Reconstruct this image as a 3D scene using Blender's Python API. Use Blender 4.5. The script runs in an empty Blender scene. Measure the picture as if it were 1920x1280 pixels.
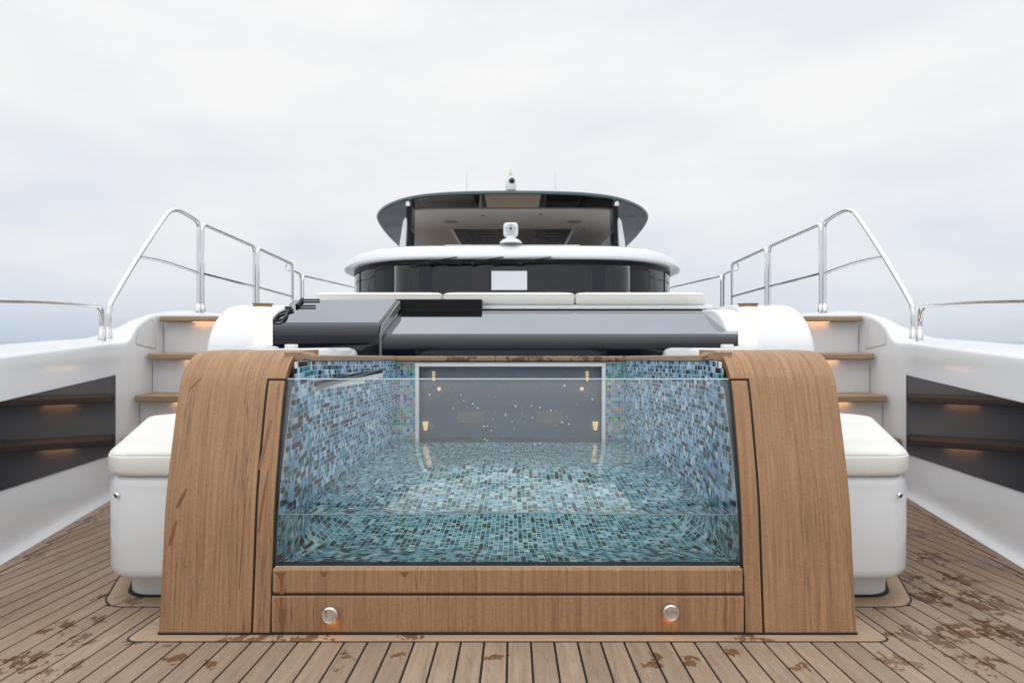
import bpy, math, random
from math import sin, cos, pi, radians, sqrt, atan2
from mathutils import Vector

random.seed(11)
SC = bpy.context.scene
COL = SC.collection

# ------------------------------------------------------------------ camera, sky, sun, exposure
E = 0.945            # eye height above the deck at the foot of the pool
CX = 0.019
cam_d = bpy.data.cameras.new('camera')
cam = bpy.data.objects.new('camera', cam_d)
COL.objects.link(cam)
cam.location = (CX, 0, E)
cam.rotation_euler = (radians(90), 0, 0)
cam_d.lens = 24.0
cam_d.sensor_width = 36.0
cam_d.shift_x = -3 / 1920
cam_d.clip_start = 0.02
cam_d.clip_end = 30000
cam_d.dof.use_dof = True
cam_d.dof.focus_distance = 2.5
cam_d.dof.aperture_fstop = 5.6
SC.camera = cam

SUN_EL, SUN_AZ = radians(52), radians(200)      # high, behind the photographer
world = bpy.data.worlds.new('World')
SC.world = world
world.use_nodes = True
wn, wl = world.node_tree.nodes, world.node_tree.links
wn.clear()


def wnode(t, **kw):
    n = wn.new(t)
    for k, v in kw.items():
        setattr(n, k, v)
    return n


w_out = wnode('ShaderNodeOutputWorld')
w_sky = wnode('ShaderNodeTexSky', sky_type='NISHITA', sun_disc=False)
w_sky.sun_elevation = SUN_EL
w_sky.sun_rotation = SUN_AZ
w_bg1 = wnode('ShaderNodeBackground')
w_bg1.inputs['Strength'].default_value = 0.06
wl.new(w_sky.outputs[0], w_bg1.inputs['Color'])
w_tc = wnode('ShaderNodeTexCoord')
w_sep = wnode('ShaderNodeSeparateXYZ')
wl.new(w_tc.outputs['Generated'], w_sep.inputs[0])
# overcast brightness, rising smoothly from the horizon to the zenith
w_ramp = wnode('ShaderNodeValToRGB')
wl.new(w_sep.outputs['Z'], w_ramp.inputs['Fac'])
SKY_MAX = 2.2
stops = [(0.0, (.65, .72, .80)), (0.03, (.75, .80, .865)), (0.075, (.875, .90, .935)), (0.16, (.935, .946, .962)), (0.30, (.985, .988, .992)),
         (0.45, (1.02, 1.02, 1.02)), (0.63, (1.45, 1.45, 1.46)), (1.0, (1.90, 1.90, 1.91))]
cr = w_ramp.color_ramp
while len(cr.elements) < len(stops):
    cr.elements.new(0.5)
for el, (p, c) in zip(cr.elements, stops):
    el.position = p
    el.color = (c[0] / SKY_MAX, c[1] / SKY_MAX, c[2] / SKY_MAX, 1)
# soft cloud structure
w_map = wnode('ShaderNodeMapping')
w_map.inputs['Scale'].default_value = (1.6, 1.6, 5.0)
w_map.inputs['Location'].default_value = (0.4, 1.3, 0.2)
wl.new(w_tc.outputs['Generated'], w_map.inputs[0])
w_n = wnode('ShaderNodeTexNoise')
w_n.inputs['Scale'].default_value = 1.7
w_n.inputs['Detail'].default_value = 5
w_n.inputs['Roughness'].default_value = .5
wl.new(w_map.outputs[0], w_n.inputs['Vector'])
w_cr = wnode('ShaderNodeValToRGB')
w_cr.color_ramp.elements[0].position = .36
w_cr.color_ramp.elements[0].color = (.865, .895, .94, 1)
w_cr.color_ramp.elements[1].position = .64
w_cr.color_ramp.elements[1].color = (1.0, .995, .985, 1)
wl.new(w_n.outputs['Fac'], w_cr.inputs['Fac'])
w_mul = wnode('ShaderNodeMix', data_type='RGBA', blend_type='MULTIPLY')
w_mul.inputs[0].default_value = 1.0
wl.new(w_ramp.outputs[0], w_mul.inputs[6])
wl.new(w_cr.outputs[0], w_mul.inputs[7])
w_bg2 = wnode('ShaderNodeBackground')
w_bg2.inputs['Strength'].default_value = SKY_MAX
wl.new(w_mul.outputs[2], w_bg2.inputs['Color'])
w_mix = wnode('ShaderNodeMixShader')
w_mix.inputs[0].default_value = 0.93
wl.new(w_bg1.outputs[0], w_mix.inputs[1])
wl.new(w_bg2.outputs[0], w_mix.inputs[2])
wl.new(w_mix.outputs[0], w_out.inputs['Surface'])

sun_d = bpy.data.lights.new('sun', 'SUN')
sun_d.energy = .6
sun_d.angle = radians(85)
sun_d.color = (1.0, .97, .93)
sun = bpy.data.objects.new('sun', sun_d)
COL.objects.link(sun)
sun.location = (0, -4, 8)
_d = Vector((sin(SUN_AZ) * cos(SUN_EL), cos(SUN_AZ) * cos(SUN_EL), sin(SUN_EL)))
sun.rotation_euler = (-_d).to_track_quat('-Z', 'Y').to_euler()

SC.view_settings.view_transform = 'Standard'
SC.view_settings.look = 'None'
SC.view_settings.exposure = 0.0
SC.view_settings.gamma = 1.0
SC.view_settings.use_curve_mapping = False
SC.render.engine = 'CYCLES'
SC.cycles.max_bounces = 14
SC.cycles.diffuse_bounces = 4
SC.cycles.glossy_bounces = 6
SC.cycles.transmission_bounces = 10
SC.cycles.transparent_max_bounces = 16
SC.cycles.caustics_refractive = True
SC.cycles.use_denoising = True


# ------------------------------------------------------------------ mesh helpers
class MB:
    def __init__(s):
        s.v, s.f, s.mi, s.col = [], [], [], []

    def face(s, idx, mi=0, c=None):
        s.f.append(tuple(idx)); s.mi.append(mi); s.col.append(c)

    def add(s, verts):
        b = len(s.v)
        s.v.extend(tuple(map(float, q)) for q in verts)
        return b

    def box(s, x0, x1, y0, y1, z0, z1, mi=0):
        x0, x1 = min(x0, x1), max(x0, x1)
        b = s.add([(x0, y0, z0), (x1, y0, z0), (x1, y1, z0), (x0, y1, z0), (x0, y0, z1), (x1, y0, z1), (x1, y1, z1), (x0, y1, z1)])
        for q in ((3, 2, 1, 0), (4, 5, 6, 7), (0, 1, 5, 4), (1, 2, 6, 5), (2, 3, 7, 6), (3, 0, 4, 7)):
            s.face([b + i for i in q], mi)
        return s

    def loft(s, rings, closed=True, caps=True, mi=0):
        n = len(rings[0])
        b = [s.add(r) for r in rings]
        m = n if closed else n - 1
        for k in range(len(rings) - 1):
            for i in range(m):
                j = (i + 1) % n
                s.face((b[k] + i, b[k] + j, b[k + 1] + j, b[k + 1] + i), mi)
        if caps and closed:
            s.face([b[0] + i for i in range(n)][::-1], mi)
            s.face([b[-1] + i for i in range(n)], mi)
        return s

    def prism_x(s, yz, x0, x1, mi=0):            # polygon in YZ pulled along X
        return s.loft([[(x0, y, z) for y, z in yz], [(x1, y, z) for y, z in yz]], mi=mi)

    def prism_z(s, xy, z0, z1, mi=0, zf=None):   # plan polygon pulled along Z; zf tilts it with the deck
        f = zf or (lambda y: 0)
        return s.loft([[(x, y, z0 + f(y)) for x, y in xy], [(x, y, z1 + f(y)) for x, y in xy]], mi=mi)

    def tube(s, path, r, n=10, caps=True, mi=0):
        P = [Vector(p) for p in path]
        rings = []
        up = Vector((0.31, 0.17, 0.93)).normalized()
        prev = None
        for i, p in enumerate(P):
            if i == 0: t = P[1] - P[0]
            elif i == len(P) - 1: t = P[-1] - P[-2]
            else: t = (P[i + 1] - p).normalized() + (p - P[i - 1]).normalized()
            t.normalize()
            a = (prev - t * prev.dot(t)) if prev is not None else up - t * up.dot(t)
            if a.length < 1e-4: a = Vector((1, 0, 0)) - t * t.x
            a.normalize(); prev = a
            bb = t.cross(a)
            rr = r[i] if isinstance(r, (list, tuple)) else r
            rings.append([p + (a * cos(2 * pi * k / n) + bb * sin(2 * pi * k / n)) * rr for k in range(n)])
        return s.loft(rings, caps=caps, mi=mi)

    def lathe(s, prof, c=(0, 0, 0), axis='z', n=24, mi=0):
        rings = []
        for r, h in prof:
            ring = []
            for k in range(n):
                a = 2 * pi * k / n
                if axis == 'z': ring.append((c[0] + r * cos(a), c[1] + r * sin(a), c[2] + h))
                else: ring.append((c[0] + r * cos(a), c[1] + h, c[2] + r * sin(a)))     # axis y
            rings.append(ring)
        return s.loft(rings, mi=mi)

    def build(s, name, mats, parent=None, smooth=35, bevel=0, seg=2, kind=None):
        me = bpy.data.meshes.new(name)
        me.from_pydata(s.v, [], s.f)
        mats = mats if isinstance(mats, (list, tuple)) else [mats]
        for m in mats: me.materials.append(m)
        if any(s.mi): me.polygons.foreach_set('material_index', s.mi)
        if any(c is not None for c in s.col):
            at_ = me.attributes.new('tint', 'FLOAT_COLOR', 'CORNER')
            buf = []
            for f, c in zip(s.f, s.col): buf.extend(list(c or (1, 1, 1, 1)) * len(f))
            at_.data.foreach_set('color', buf)
        import bmesh
        bm = bmesh.new(); bm.from_mesh(me)
        bmesh.ops.recalc_face_normals(bm, faces=bm.faces)
        bm.to_mesh(me); bm.free()
        if smooth:
            me.shade_smooth()
            me.set_sharp_from_angle(angle=radians(smooth))
        o = bpy.data.objects.new(name, me)
        COL.objects.link(o)
        if parent is not None:
            o.parent = parent
            base = parent.matrix_world.translation if parent.parent is None else None
            w = Vector(parent.location)
            q = parent.parent
            while q is not None:
                w += Vector(q.location); q = q.parent
            o.location = -w
        if bevel:
            m = o.modifiers.new('edge', 'BEVEL')
            m.width = bevel; m.segments = seg; m.limit_method = 'ANGLE'; m.angle_limit = radians(40)
            m.harden_normals = bool(smooth)
        if kind: o['kind'] = kind
        return o


def tag(o, label=None, cat=None, group=None, kind=None):
    for k, v in (('label', label), ('category', cat), ('group', group), ('kind', kind)):
        if v: o[k] = v
    return o


def thing(name, loc, label=None, cat=None, group=None, kind=None):
    o = bpy.data.objects.new(name, None)
    o.empty_display_size = .1
    COL.objects.link(o)
    o.location = loc
    return tag(o, label, cat, group, kind)


def lerp(a, b, t): return a + (b - a) * t


def interp(tab, x):
    if x <= tab[0][0]: return tab[0][1]
    for (x0, y0), (x1, y1) in zip(tab, tab[1:]):
        if x <= x1: return lerp(y0, y1, (x - x0) / (x1 - x0))
    return tab[-1][1]


def smooth_path(pts, n=6):                       # Catmull-Rom through the points
    P = [Vector(p) for p in pts]
    out = []
    for i in range(len(P) - 1):
        p0, p1, p2, p3 = P[max(i - 1, 0)], P[i], P[i + 1], P[min(i + 2, len(P) - 1)]
        for k in range(n):
            t = k / n
            out.append(0.5 * ((2 * p1) + (p2 - p0) * t + (2 * p0 - 5 * p1 + 4 * p2 - p3) * t * t + (3 * p1 - p0 - 3 * p2 + p3) * t ** 3))
    out.append(P[-1])
    return [tuple(q) for q in out]


def round_corners(pts, rad, n=5):                # open 3-D path with rounded bends
    P = [Vector(p) for p in pts]
    out = [P[0]]
    for i in range(1, len(P) - 1):
        a, b, c = P[i - 1], P[i], P[i + 1]
        r = rad[i] if isinstance(rad, (list, tuple)) else rad
        d1, d2 = (a - b), (c - b)
        r = min(r, d1.length * .49, d2.length * .49)
        s, e = b + d1.normalized() * r, b + d2.normalized() * r
        for k in range(n + 1):
            t = k / n
            out.append(s * (1 - t) ** 2 + b * 2 * t * (1 - t) + e * t * t)
    out.append(P[-1])
    return [tuple(q) for q in out]


def round_poly(pts, rad, n=5):                   # closed 2-D polygon with rounded corners
    m = len(pts); out = []
    for i in range(m):
        a, b, c = Vector(pts[i - 1]), Vector(pts[i]), Vector(pts[(i + 1) % m])
        r = rad[i] if isinstance(rad, (list, tuple)) else rad
        if r <= 0: out.append(tuple(b)); continue
        d1, d2 = a - b, c - b
        r = min(r, d1.length * .49, d2.length * .49)
        s, e = b + d1.normalized() * r, b + d2.normalized() * r
        for k in range(n + 1):
            t = k / n
            out.append(tuple(s * (1 - t) ** 2 + b * 2 * t * (1 - t) + e * t * t))
    return out


def deck_z(y): return -.047 * (y - 2.2)          # the foredeck falls gently aft


# ------------------------------------------------------------------ materials
def mat(name):
    m = bpy.data.materials.new(name)
    m.use_nodes = True
    nt = m.node_tree
    b = nt.nodes['Principled BSDF']
    return m, nt.nodes, nt.links, b


def simple(name, col, rough=.4, metal=0, spec=.5, coat=0, noise=0, nscale=8, bump=0, bscale=60, emit=None, es=0, ior=1.5):
    m, n, l, b = mat(name)
    b.inputs['Base Color'].default_value = (*col, 1)
    b.inputs['Roughness'].default_value = rough
    b.inputs['Metallic'].default_value = metal
    b.inputs['Specular IOR Level'].default_value = spec
    b.inputs['Coat Weight'].default_value = coat
    b.inputs['IOR'].default_value = ior
    if noise or bump:
        g = n.new('ShaderNodeNewGeometry')
        if noise:
            t = n.new('ShaderNodeTexNoise'); t.inputs['Scale'].default_value = nscale; t.inputs['Detail'].default_value = 5
            l.new(g.outputs['Position'], t.inputs['Vector'])
            r = n.new('ShaderNodeMapRange')
            r.inputs['To Min'].default_value = max(rough - noise, .01); r.inputs['To Max'].default_value = rough + noise
            r.inputs['From Min'].default_value = .3; r.inputs['From Max'].default_value = .7
            l.new(t.outputs['Fac'], r.inputs['Value']); l.new(r.outputs[0], b.inputs['Roughness'])
            mx = n.new('ShaderNodeMix'); mx.data_type = 'RGBA'
            mx.inputs[6].default_value = (*[c * .955 for c in col], 1); mx.inputs[7].default_value = (*[min(c * 1.02, 1) for c in col], 1)
            l.new(t.outputs['Fac'], mx.inputs[0]); l.new(mx.outputs[2], b.inputs['Base Color'])
        if bump:
            t2 = n.new('ShaderNodeTexNoise'); t2.inputs['Scale'].default_value = bscale; t2.inputs['Detail'].default_value = 3
            l.new(g.outputs['Position'], t2.inputs['Vector'])
            bp = n.new('ShaderNodeBump'); bp.inputs['Strength'].default_value = bump; bp.inputs['Distance'].default_value = .004
            l.new(t2.outputs['Fac'], bp.inputs['Height']); l.new(bp.outputs[0], b.inputs['Normal'])
    if emit:
        b.inputs['Emission Color'].default_value = (*emit, 1)
        b.inputs['Emission Strength'].default_value = es
    return m


M = {}
M['gelcoat'] = simple('white_gelcoat', (.79, .81, .83), .10, noise=.05, nscale=3)
M['gelcoat_matt'] = simple('white_gelcoat_matt', (.77, .79, .815), .35, noise=.08, nscale=5)
M['vinyl'] = simple('cream_vinyl', (.79, .785, .735), .42, noise=.06, nscale=6, bump=.25, bscale=220)
M['black_glass'] = simple('black_glass', (.006, .008, .014), .035, ior=1.5, noise=.012, nscale=4)
M['dark_glass'] = simple('smoked_glass', (.012, .013, .020), .025, ior=1.33, noise=.012, nscale=3)
M['steel'] = simple('polished_steel', (.80, .80, .81), .10, metal=1, noise=.05, nscale=12)
M['satin'] = simple('satin_steel', (.66, .65, .63), .34, metal=1, noise=.08, nscale=30)
M['rubber'] = simple('black_rubber', (.012, .012, .014), .55, noise=.1, nscale=20)
M['caulk'] = simple('black_caulk', (.014, .014, .017), .6, noise=.1, nscale=25)
M['black'] = simple('black_plastic', (.007, .007, .008), .45, spec=.2, noise=.1, nscale=9)
M['interior'] = simple('dark_lining', (.010, .010, .014), .6, noise=.1, nscale=3)
M['grout'] = simple('pale_grout', (.82, .83, .80), .7, noise=.1, nscale=30)
M['lining'] = simple('grey_headliner', (.84, .77, .70), .5, noise=.1, nscale=5)
M['frame_white'] = simple('white_window_frame', (.86, .87, .88), .25, noise=.05, nscale=9)
M['led'] = simple('warm_light_strip', (1, .7, .4), .4, emit=(1, .50, .20), es=4.5)
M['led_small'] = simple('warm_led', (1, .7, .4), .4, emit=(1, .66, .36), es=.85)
M['lamp_glow'] = simple('lamp_diffuser', (.9, .88, .84), .5, emit=(1, .86, .66), es=.30)
M['lamp_wood'] = simple('lamp_cap_wood', (.42, .25, .12), .4, noise=.1, nscale=40)
M['edge_teal'] = simple('green_glass_edge', (.10, .16, .165), .12, noise=.04, nscale=9)
M['pane_edge'] = simple('cut_glass_edge', (.66, .78, .82), .15, noise=.05, nscale=9)


def teak(name, light, dark, stretch, rough=.62, streak=.5, wet=None, per_object=0.0, bump=.25, damp=(), streak_col=(.055, .035, .025)):
    """wood whose grain runs where STRETCH is small; WET lists (x, y, z, radius) centres of damp, darker patches."""
    m, n, l, b = mat(name)
    g = n.new('ShaderNodeNewGeometry')
    oi = n.new('ShaderNodeObjectInfo')
    off = n.new('ShaderNodeVectorMath'); off.operation = 'SCALE'
    cmb = n.new('ShaderNodeCombineXYZ')
    for i in range(3): l.new(oi.outputs['Random'], cmb.inputs[i])
    l.new(cmb.outputs[0], off.inputs[0]); off.inputs['Scale'].default_value = 7.0 if per_object else 0.0
    ad = n.new('ShaderNodeVectorMath'); ad.operation = 'ADD'
    l.new(g.outputs['Position'], ad.inputs[0]); l.new(off.outputs[0], ad.inputs[1])
    mp = n.new('ShaderNodeVectorMath'); mp.operation = 'MULTIPLY'
    mp.inputs[1].default_value = stretch
    l.new(ad.outputs[0], mp.inputs[0])

    def noise(scale, detail, vec, rough_=.55):
        t = n.new('ShaderNodeTexNoise'); t.inputs['Scale'].default_value = scale; t.inputs['Detail'].default_value = detail
        t.inputs['Roughness'].default_value = rough_
        l.new(vec, t.inputs['Vector']); return t.outputs['Fac']

    def mrange(v, a, c, to0=0., to1=1.):
        r = n.new('ShaderNodeMapRange'); r.interpolation_type = 'SMOOTHSTEP'
        r.inputs['From Min'].default_value = a; r.inputs['From Max'].default_value = c
        r.inputs['To Min'].default_value = to0; r.inputs['To Max'].default_value = to1
        l.new(v, r.inputs['Value']); return r.outputs[0]

    def mix(f, a, c, mode='MIX'):
        x = n.new('ShaderNodeMix'); x.data_type = 'RGBA'; x.blend_type = mode
        for sock, v in ((0, f), (6, a), (7, c)):
            if isinstance(v, tuple): x.inputs[sock].default_value = (*v, 1)
            elif isinstance(v, float): x.inputs[sock].default_value = v
            else: l.new(v, x.inputs[sock])
        return x.outputs[2]

    def math_(op, a, c):
        x = n.new('ShaderNodeMath'); x.operation = op
        for k, v in ((0, a), (1, c)):
            if isinstance(v, (int, float)): x.inputs[k].default_value = v
            else: l.new(v, x.inputs[k])
        return x.outputs[0]

    fine = noise(1.0, 6, mp.outputs[0], .65)
    col = mix(mrange(fine, .28, .72), dark, light)
    broad = noise(.11, 3, mp.outputs[0])
    col = mix(mrange(broad, .3, .7, 0, .32), col, tuple(c * .80 for c in light))
    blotch = noise(3.2, 4, g.outputs['Position'])
    col = mix(mrange(blotch, .35, .75, 0, .35), col, (light[0] * .98, light[1] * 1.0, light[2] * 1.05))
    sp = noise(150., 2, g.outputs['Position'])
    col = mix(mrange(sp, .46, .70, 0, .30), col, tuple(c * .68 for c in dark))
    if streak:                                     # dark mineral lines along the grain
        sv = noise(.30, 3, mp.outputs[0], .6)
        band = math_('ABSOLUTE', math_('SUBTRACT', sv, .52), 0.)
        line = mrange(band, .001, .014, 1., 0.)
        gv = n.new('ShaderNodeVectorMath'); gv.operation = 'MULTIPLY'; gv.inputs[1].default_value = tuple(q_ * .075 for q_ in stretch)
        l.new(ad.outputs[0], gv.inputs[0])
        gate = mrange(noise(1.0, 2, gv.outputs[0]), .45, .58)
        col = mix(math_('MULTIPLY', math_('MULTIPLY', line, gate), streak), col, streak_col)
    if per_object:
        tone = mrange(oi.outputs['Random'], 0, 1, 1 - per_object, 1 + per_object)
        hs = n.new('ShaderNodeHueSaturation'); l.new(tone, hs.inputs['Value']); l.new(col, hs.inputs['Color'])
        col = hs.outputs[0]
    rough_out = None
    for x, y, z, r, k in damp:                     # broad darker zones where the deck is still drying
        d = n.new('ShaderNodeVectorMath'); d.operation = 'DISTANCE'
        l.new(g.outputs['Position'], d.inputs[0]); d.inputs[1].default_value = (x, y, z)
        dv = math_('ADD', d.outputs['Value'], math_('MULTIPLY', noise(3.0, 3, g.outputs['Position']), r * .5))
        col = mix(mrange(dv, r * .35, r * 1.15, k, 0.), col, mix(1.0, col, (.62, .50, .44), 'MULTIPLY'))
    if wet:
        acc = None
        for x, y, z, r in wet:
            d = n.new('ShaderNodeVectorMath'); d.operation = 'DISTANCE'
            l.new(g.outputs['Position'], d.inputs[0]); d.inputs[1].default_value = (x, y, z)
            v = mrange(d.outputs['Value'], 0.0, r, 1., 0.)
            acc = v if acc is None else math_('MAXIMUM', acc, v)
        q = n.new('ShaderNodeVectorMath'); q.operation = 'MULTIPLY'; q.inputs[1].default_value = (1.0, .62, 1.0)
        l.new(g.outputs['Position'], q.inputs[0])
        w1 = noise(26., 3, q.outputs[0], .5)
        w2 = noise(75., 2, q.outputs[0], .5)
        ww = math_('ADD', math_('MULTIPLY', w1, .68), math_('MULTIPLY', w2, .32))
        ww = math_('ADD', ww, math_('MULTIPLY', acc, .16))
        gate = mrange(acc, .02, .22)
        wm = math_('MULTIPLY', mrange(ww, .59, .64), gate)
        wetc = mix(1.0, col, (.50, .37, .28), 'MULTIPLY')
        col = mix(wm, col, wetc)
        rough_out = mrange(wm, 0, 1, rough, .16)
    l.new(col, b.inputs['Base Color'])
    if rough_out is not None: l.new(rough_out, b.inputs['Roughness'])
    else: b.inputs['Roughness'].default_value = rough
    b.inputs['Specular IOR Level'].default_value = .35
    bp = n.new('ShaderNodeBump'); bp.inputs['Strength'].default_value = bump; bp.inputs['Distance'].default_value = .002
    l.new(fine, bp.inputs['Height']); l.new(bp.outputs[0], b.inputs['Normal'])
    return m


def deck_pt(px, py, r):
    D = 1078 / (py - 700)
    return (CX + (px - 963) / 1280 * D, D, deck_z(D), r)


WET = [deck_pt(*q) for q in (
    (1690, 1080, .16), (1735, 1115, .20), (1800, 1085, .16), (1850, 1130, .22), (1880, 1185, .20), (1740, 1195, .16), (1690, 1240, .10), (1660, 1190, .06),
    (1790, 1180, .16), (1760, 1045, .2), (1860, 1060, .18), (1745, 1000, .2), (1835, 1240, .14), (1650, 1140, .05),
    (200, 1118, .10), (190, 1160, .08), (105, 1178, .12), (150, 1200, .09), (40, 1240, .14), (340, 1232, .07), (395, 1245, .06), (75, 1040, .16), (160, 975, .2), (110, 1255, .1),
    (246, 1205, .045), (315, 1209, .03), (640, 1222, .035), (648, 1235, .04), (636, 1256, .03), (745, 1228, .04), (1240, 1232, .07), (1285, 1238, .06), (1375, 1222, .06),
    (1225, 1245, .05), (925, 1232, .04), (955, 1230, .03), (1500, 1250, .05))]
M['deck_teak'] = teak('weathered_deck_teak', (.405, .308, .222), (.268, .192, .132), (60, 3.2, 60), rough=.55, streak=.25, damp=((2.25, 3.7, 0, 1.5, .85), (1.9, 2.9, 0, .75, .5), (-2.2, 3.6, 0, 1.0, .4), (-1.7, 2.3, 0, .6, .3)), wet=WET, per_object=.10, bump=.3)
M['margin_teak'] = teak('pale_margin_teak', (.52, .385, .265), (.38, .27, .18), (4, 50, 50), rough=.6, streak=.2, bump=.3,
                        wet=[(-.80, 2.17, 0, .22), (-.62, 2.17, 0, .10), (-.30, 2.17, 0, .08), (.78, 2.17, 0, .10), (-1.40, 2.52, -.015, .12)])
M['pool_teak'] = teak('pool_casing_teak', (.46, .268, .138), (.255, .137, .070), (95, 2.6, 2.6), rough=.5, streak=.55, bump=.35)
M['panel_teak'] = teak('pool_front_teak', (.45, .262, .135), (.255, .137, .070), (95, 3.0, 2.6), rough=.5, streak=.5, bump=.35)
M['coping_teak'] = teak('coping_teak', (.40, .26, .16), (.27, .165, .095), (3.0, 3.0, 60), rough=.5, streak=.3, bump=.3,
                        wet=[(-.3, 4.05, .85, .22), (.1, 4.05, .85, .3), (.5, 4.05, .85, .25), (.76, 2.5, .89, .12)])
M['tread_teak'] = teak('tread_teak', (.40, .29, .19), (.28, .195, .125), (3.0, 55, 55), rough=.6, streak=.3, bump=.3)


def tile_mat(name, spec=.5, rough=.12, streaks=True, iri=False):
    m, n, l, b = mat(name)
    a = n.new('ShaderNodeAttribute'); a.attribute_name = 'tint'
    g = n.new('ShaderNodeNewGeometry')
    col = a.outputs['Color']
    if streaks:                                   # drawn-glass bands inside each tile, across its length
        mp = n.new('ShaderNodeVectorMath'); mp.operation = 'MULTIPLY'; mp.inputs[1].default_value = (9, 310, 9)
        l.new(g.outputs['Position'], mp.inputs[0])
        t = n.new('ShaderNodeTexNoise'); t.inputs['Scale'].default_value = 1; t.inputs['Detail'].default_value = 2
        l.new(mp.outputs[0], t.inputs['Vector'])
        r = n.new('ShaderNodeMapRange'); r.inputs['From Min'].default_value = .33; r.inputs['From Max'].default_value = .67
        r.inputs['To Min'].default_value = .62; r.inputs['To Max'].default_value = 1.30
        l.new(t.outputs['Fac'], r.inputs['Value'])
        hs = n.new('ShaderNodeHueSaturation'); l.new(r.outputs[0], hs.inputs['Value']); l.new(col, hs.inputs['Color'])
        col = hs.outputs[0]
    l.new(col, b.inputs['Base Color'])
    b.inputs['Roughness'].default_value = rough
    b.inputs['Specular IOR Level'].default_value = spec
    if iri:
        b.inputs['Thin Film Thickness'].default_value = 420
        b.inputs['Thin Film IOR'].default_value = 1.6
    return m


M['tile'] = tile_mat('glass_mosaic')
M['tile_iri'] = tile_mat('pearl_mosaic', streaks=False, iri=True)


def clear_glass(name, tint, ior=1.5, extra=0.0):
    m, n, l, b = mat(name)
    n.remove(b)
    out = [x for x in n if x.type == 'OUTPUT_MATERIAL'][0]
    tr = n.new('ShaderNodeBsdfTransparent'); tr.inputs[0].default_value = (*tint, 1)
    gl = n.new('ShaderNodeBsdfGlossy'); gl.inputs['Roughness'].default_value = .01
    fr = n.new('ShaderNodeFresnel'); fr.inputs['IOR'].default_value = ior
    mx = n.new('ShaderNodeMixShader')
    f = fr.outputs[0]
    if extra:
        ma = n.new('ShaderNodeMath'); ma.operation = 'ADD'; ma.inputs[1].default_value = extra
        l.new(f, ma.inputs[0]); f = ma.outputs[0]
    l.new(f, mx.inputs[0]); l.new(tr.outputs[0], mx.inputs[1]); l.new(gl.outputs[0], mx.inputs[2])
    l.new(mx.outputs[0], out.inputs['Surface'])
    return m


M['pane'] = clear_glass('acrylic_pane', (.97, .985, .985), 1.53)
M['window'] = clear_glass('tinted_window', (.95, .955, .96), 1.5)
M['port'] = clear_glass('porthole_glass', (.92, .935, .95), 1.4)


def water_mat():
    m, n, l, b = mat('pool_water')
    b.inputs['Base Color'].default_value = (1, 1, 1, 1)
    b.inputs['Transmission Weight'].default_value = 1
    b.inputs['Roughness'].default_value = 0
    b.inputs['IOR'].default_value = 1.333
    g = n.new('ShaderNodeNewGeometry')
    mp = n.new('ShaderNodeVectorMath'); mp.operation = 'MULTIPLY'; mp.inputs[1].default_value = (6, 9, 0)
    l.new(g.outputs['Position'], mp.inputs[0])
    t = n.new('ShaderNodeTexNoise'); t.inputs['Scale'].default_value = 1; t.inputs['Detail'].default_value = 3; t.inputs['Distortion'].default_value = .6
    l.new(mp.outputs[0], t.inputs['Vector'])
    sp = n.new('ShaderNodeSeparateXYZ'); l.new(g.outputs['Normal'], sp.inputs[0])
    r = n.new('ShaderNodeMapRange'); r.inputs['From Min'].default_value = .8; r.inputs['From Max'].default_value = .95
    r.inputs['To Max'].default_value = .05
    l.new(sp.outputs['Z'], r.inputs['Value'])
    bp = n.new('ShaderNodeBump'); bp.inputs['Distance'].default_value = .03
    l.new(r.outputs[0], bp.inputs['Strength'])
    l.new(t.outputs['Fac'], bp.inputs['Height']); l.new(bp.outputs[0], b.inputs['Normal'])
    va = n.new('ShaderNodeVolumeAbsorption'); va.inputs['Color'].default_value = (.12, .86, .78, 1); va.inputs['Density'].default_value = .45
    out = [x for x in n if x.type == 'OUTPUT_MATERIAL'][0]
    l.new(va.outputs[0], out.inputs['Volume'])
    return m


M['water'] = water_mat()


def sea_mat():
    m, n, l, b = mat('grey_sea')
    b.inputs['Base Color'].default_value = (.035, .055, .075, 1)
    b.inputs['Roughness'].default_value = .12
    b.inputs['IOR'].default_value = 1.333
    g = n.new('ShaderNodeNewGeometry')
    bump = None
    for sc, ds, st in ((.35, .5, .9), (2.2, .12, .8)):
        mp = n.new('ShaderNodeVectorMath'); mp.operation = 'MULTIPLY'; mp.inputs[1].default_value = (sc * .5, sc, sc)
        l.new(g.outputs['Position'], mp.inputs[0])
        t = n.new('ShaderNodeTexNoise'); t.inputs['Scale'].default_value = 1; t.inputs['Detail'].default_value = 4
        l.new(mp.outputs[0], t.inputs['Vector'])
        bp = n.new('ShaderNodeBump'); bp.inputs['Strength'].default_value = st; bp.inputs['Distance'].default_value = ds
        l.new(t.outputs['Fac'], bp.inputs['Height'])
        if bump: l.new(bump, bp.inputs['Normal'])
        bump = bp.outputs[0]
    l.new(bump, b.inputs['Normal'])
    return m


M['sea'] = sea_mat()

# ------------------------------------------------------------------ sea
sea = MB()
N = 64
R_ = [0.5, 30, 200, 1500, 12000]
rings = [[(r * cos(2 * pi * k / N), 8 + r * sin(2 * pi * k / N), -2.7) for k in range(N)] for r in R_]
sea.loft(rings, caps=False)
sea.face(range(N))
sea.build('sea', M['sea'], kind='structure', smooth=0)


# ------------------------------------------------------------------ teak foredeck
def B(y):                                       # inner face of the bulwark (half breadth)
    if y <= 4.8: return max(2.295 + .277 * (y - 3.04), .05)
    return 2.782


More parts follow.
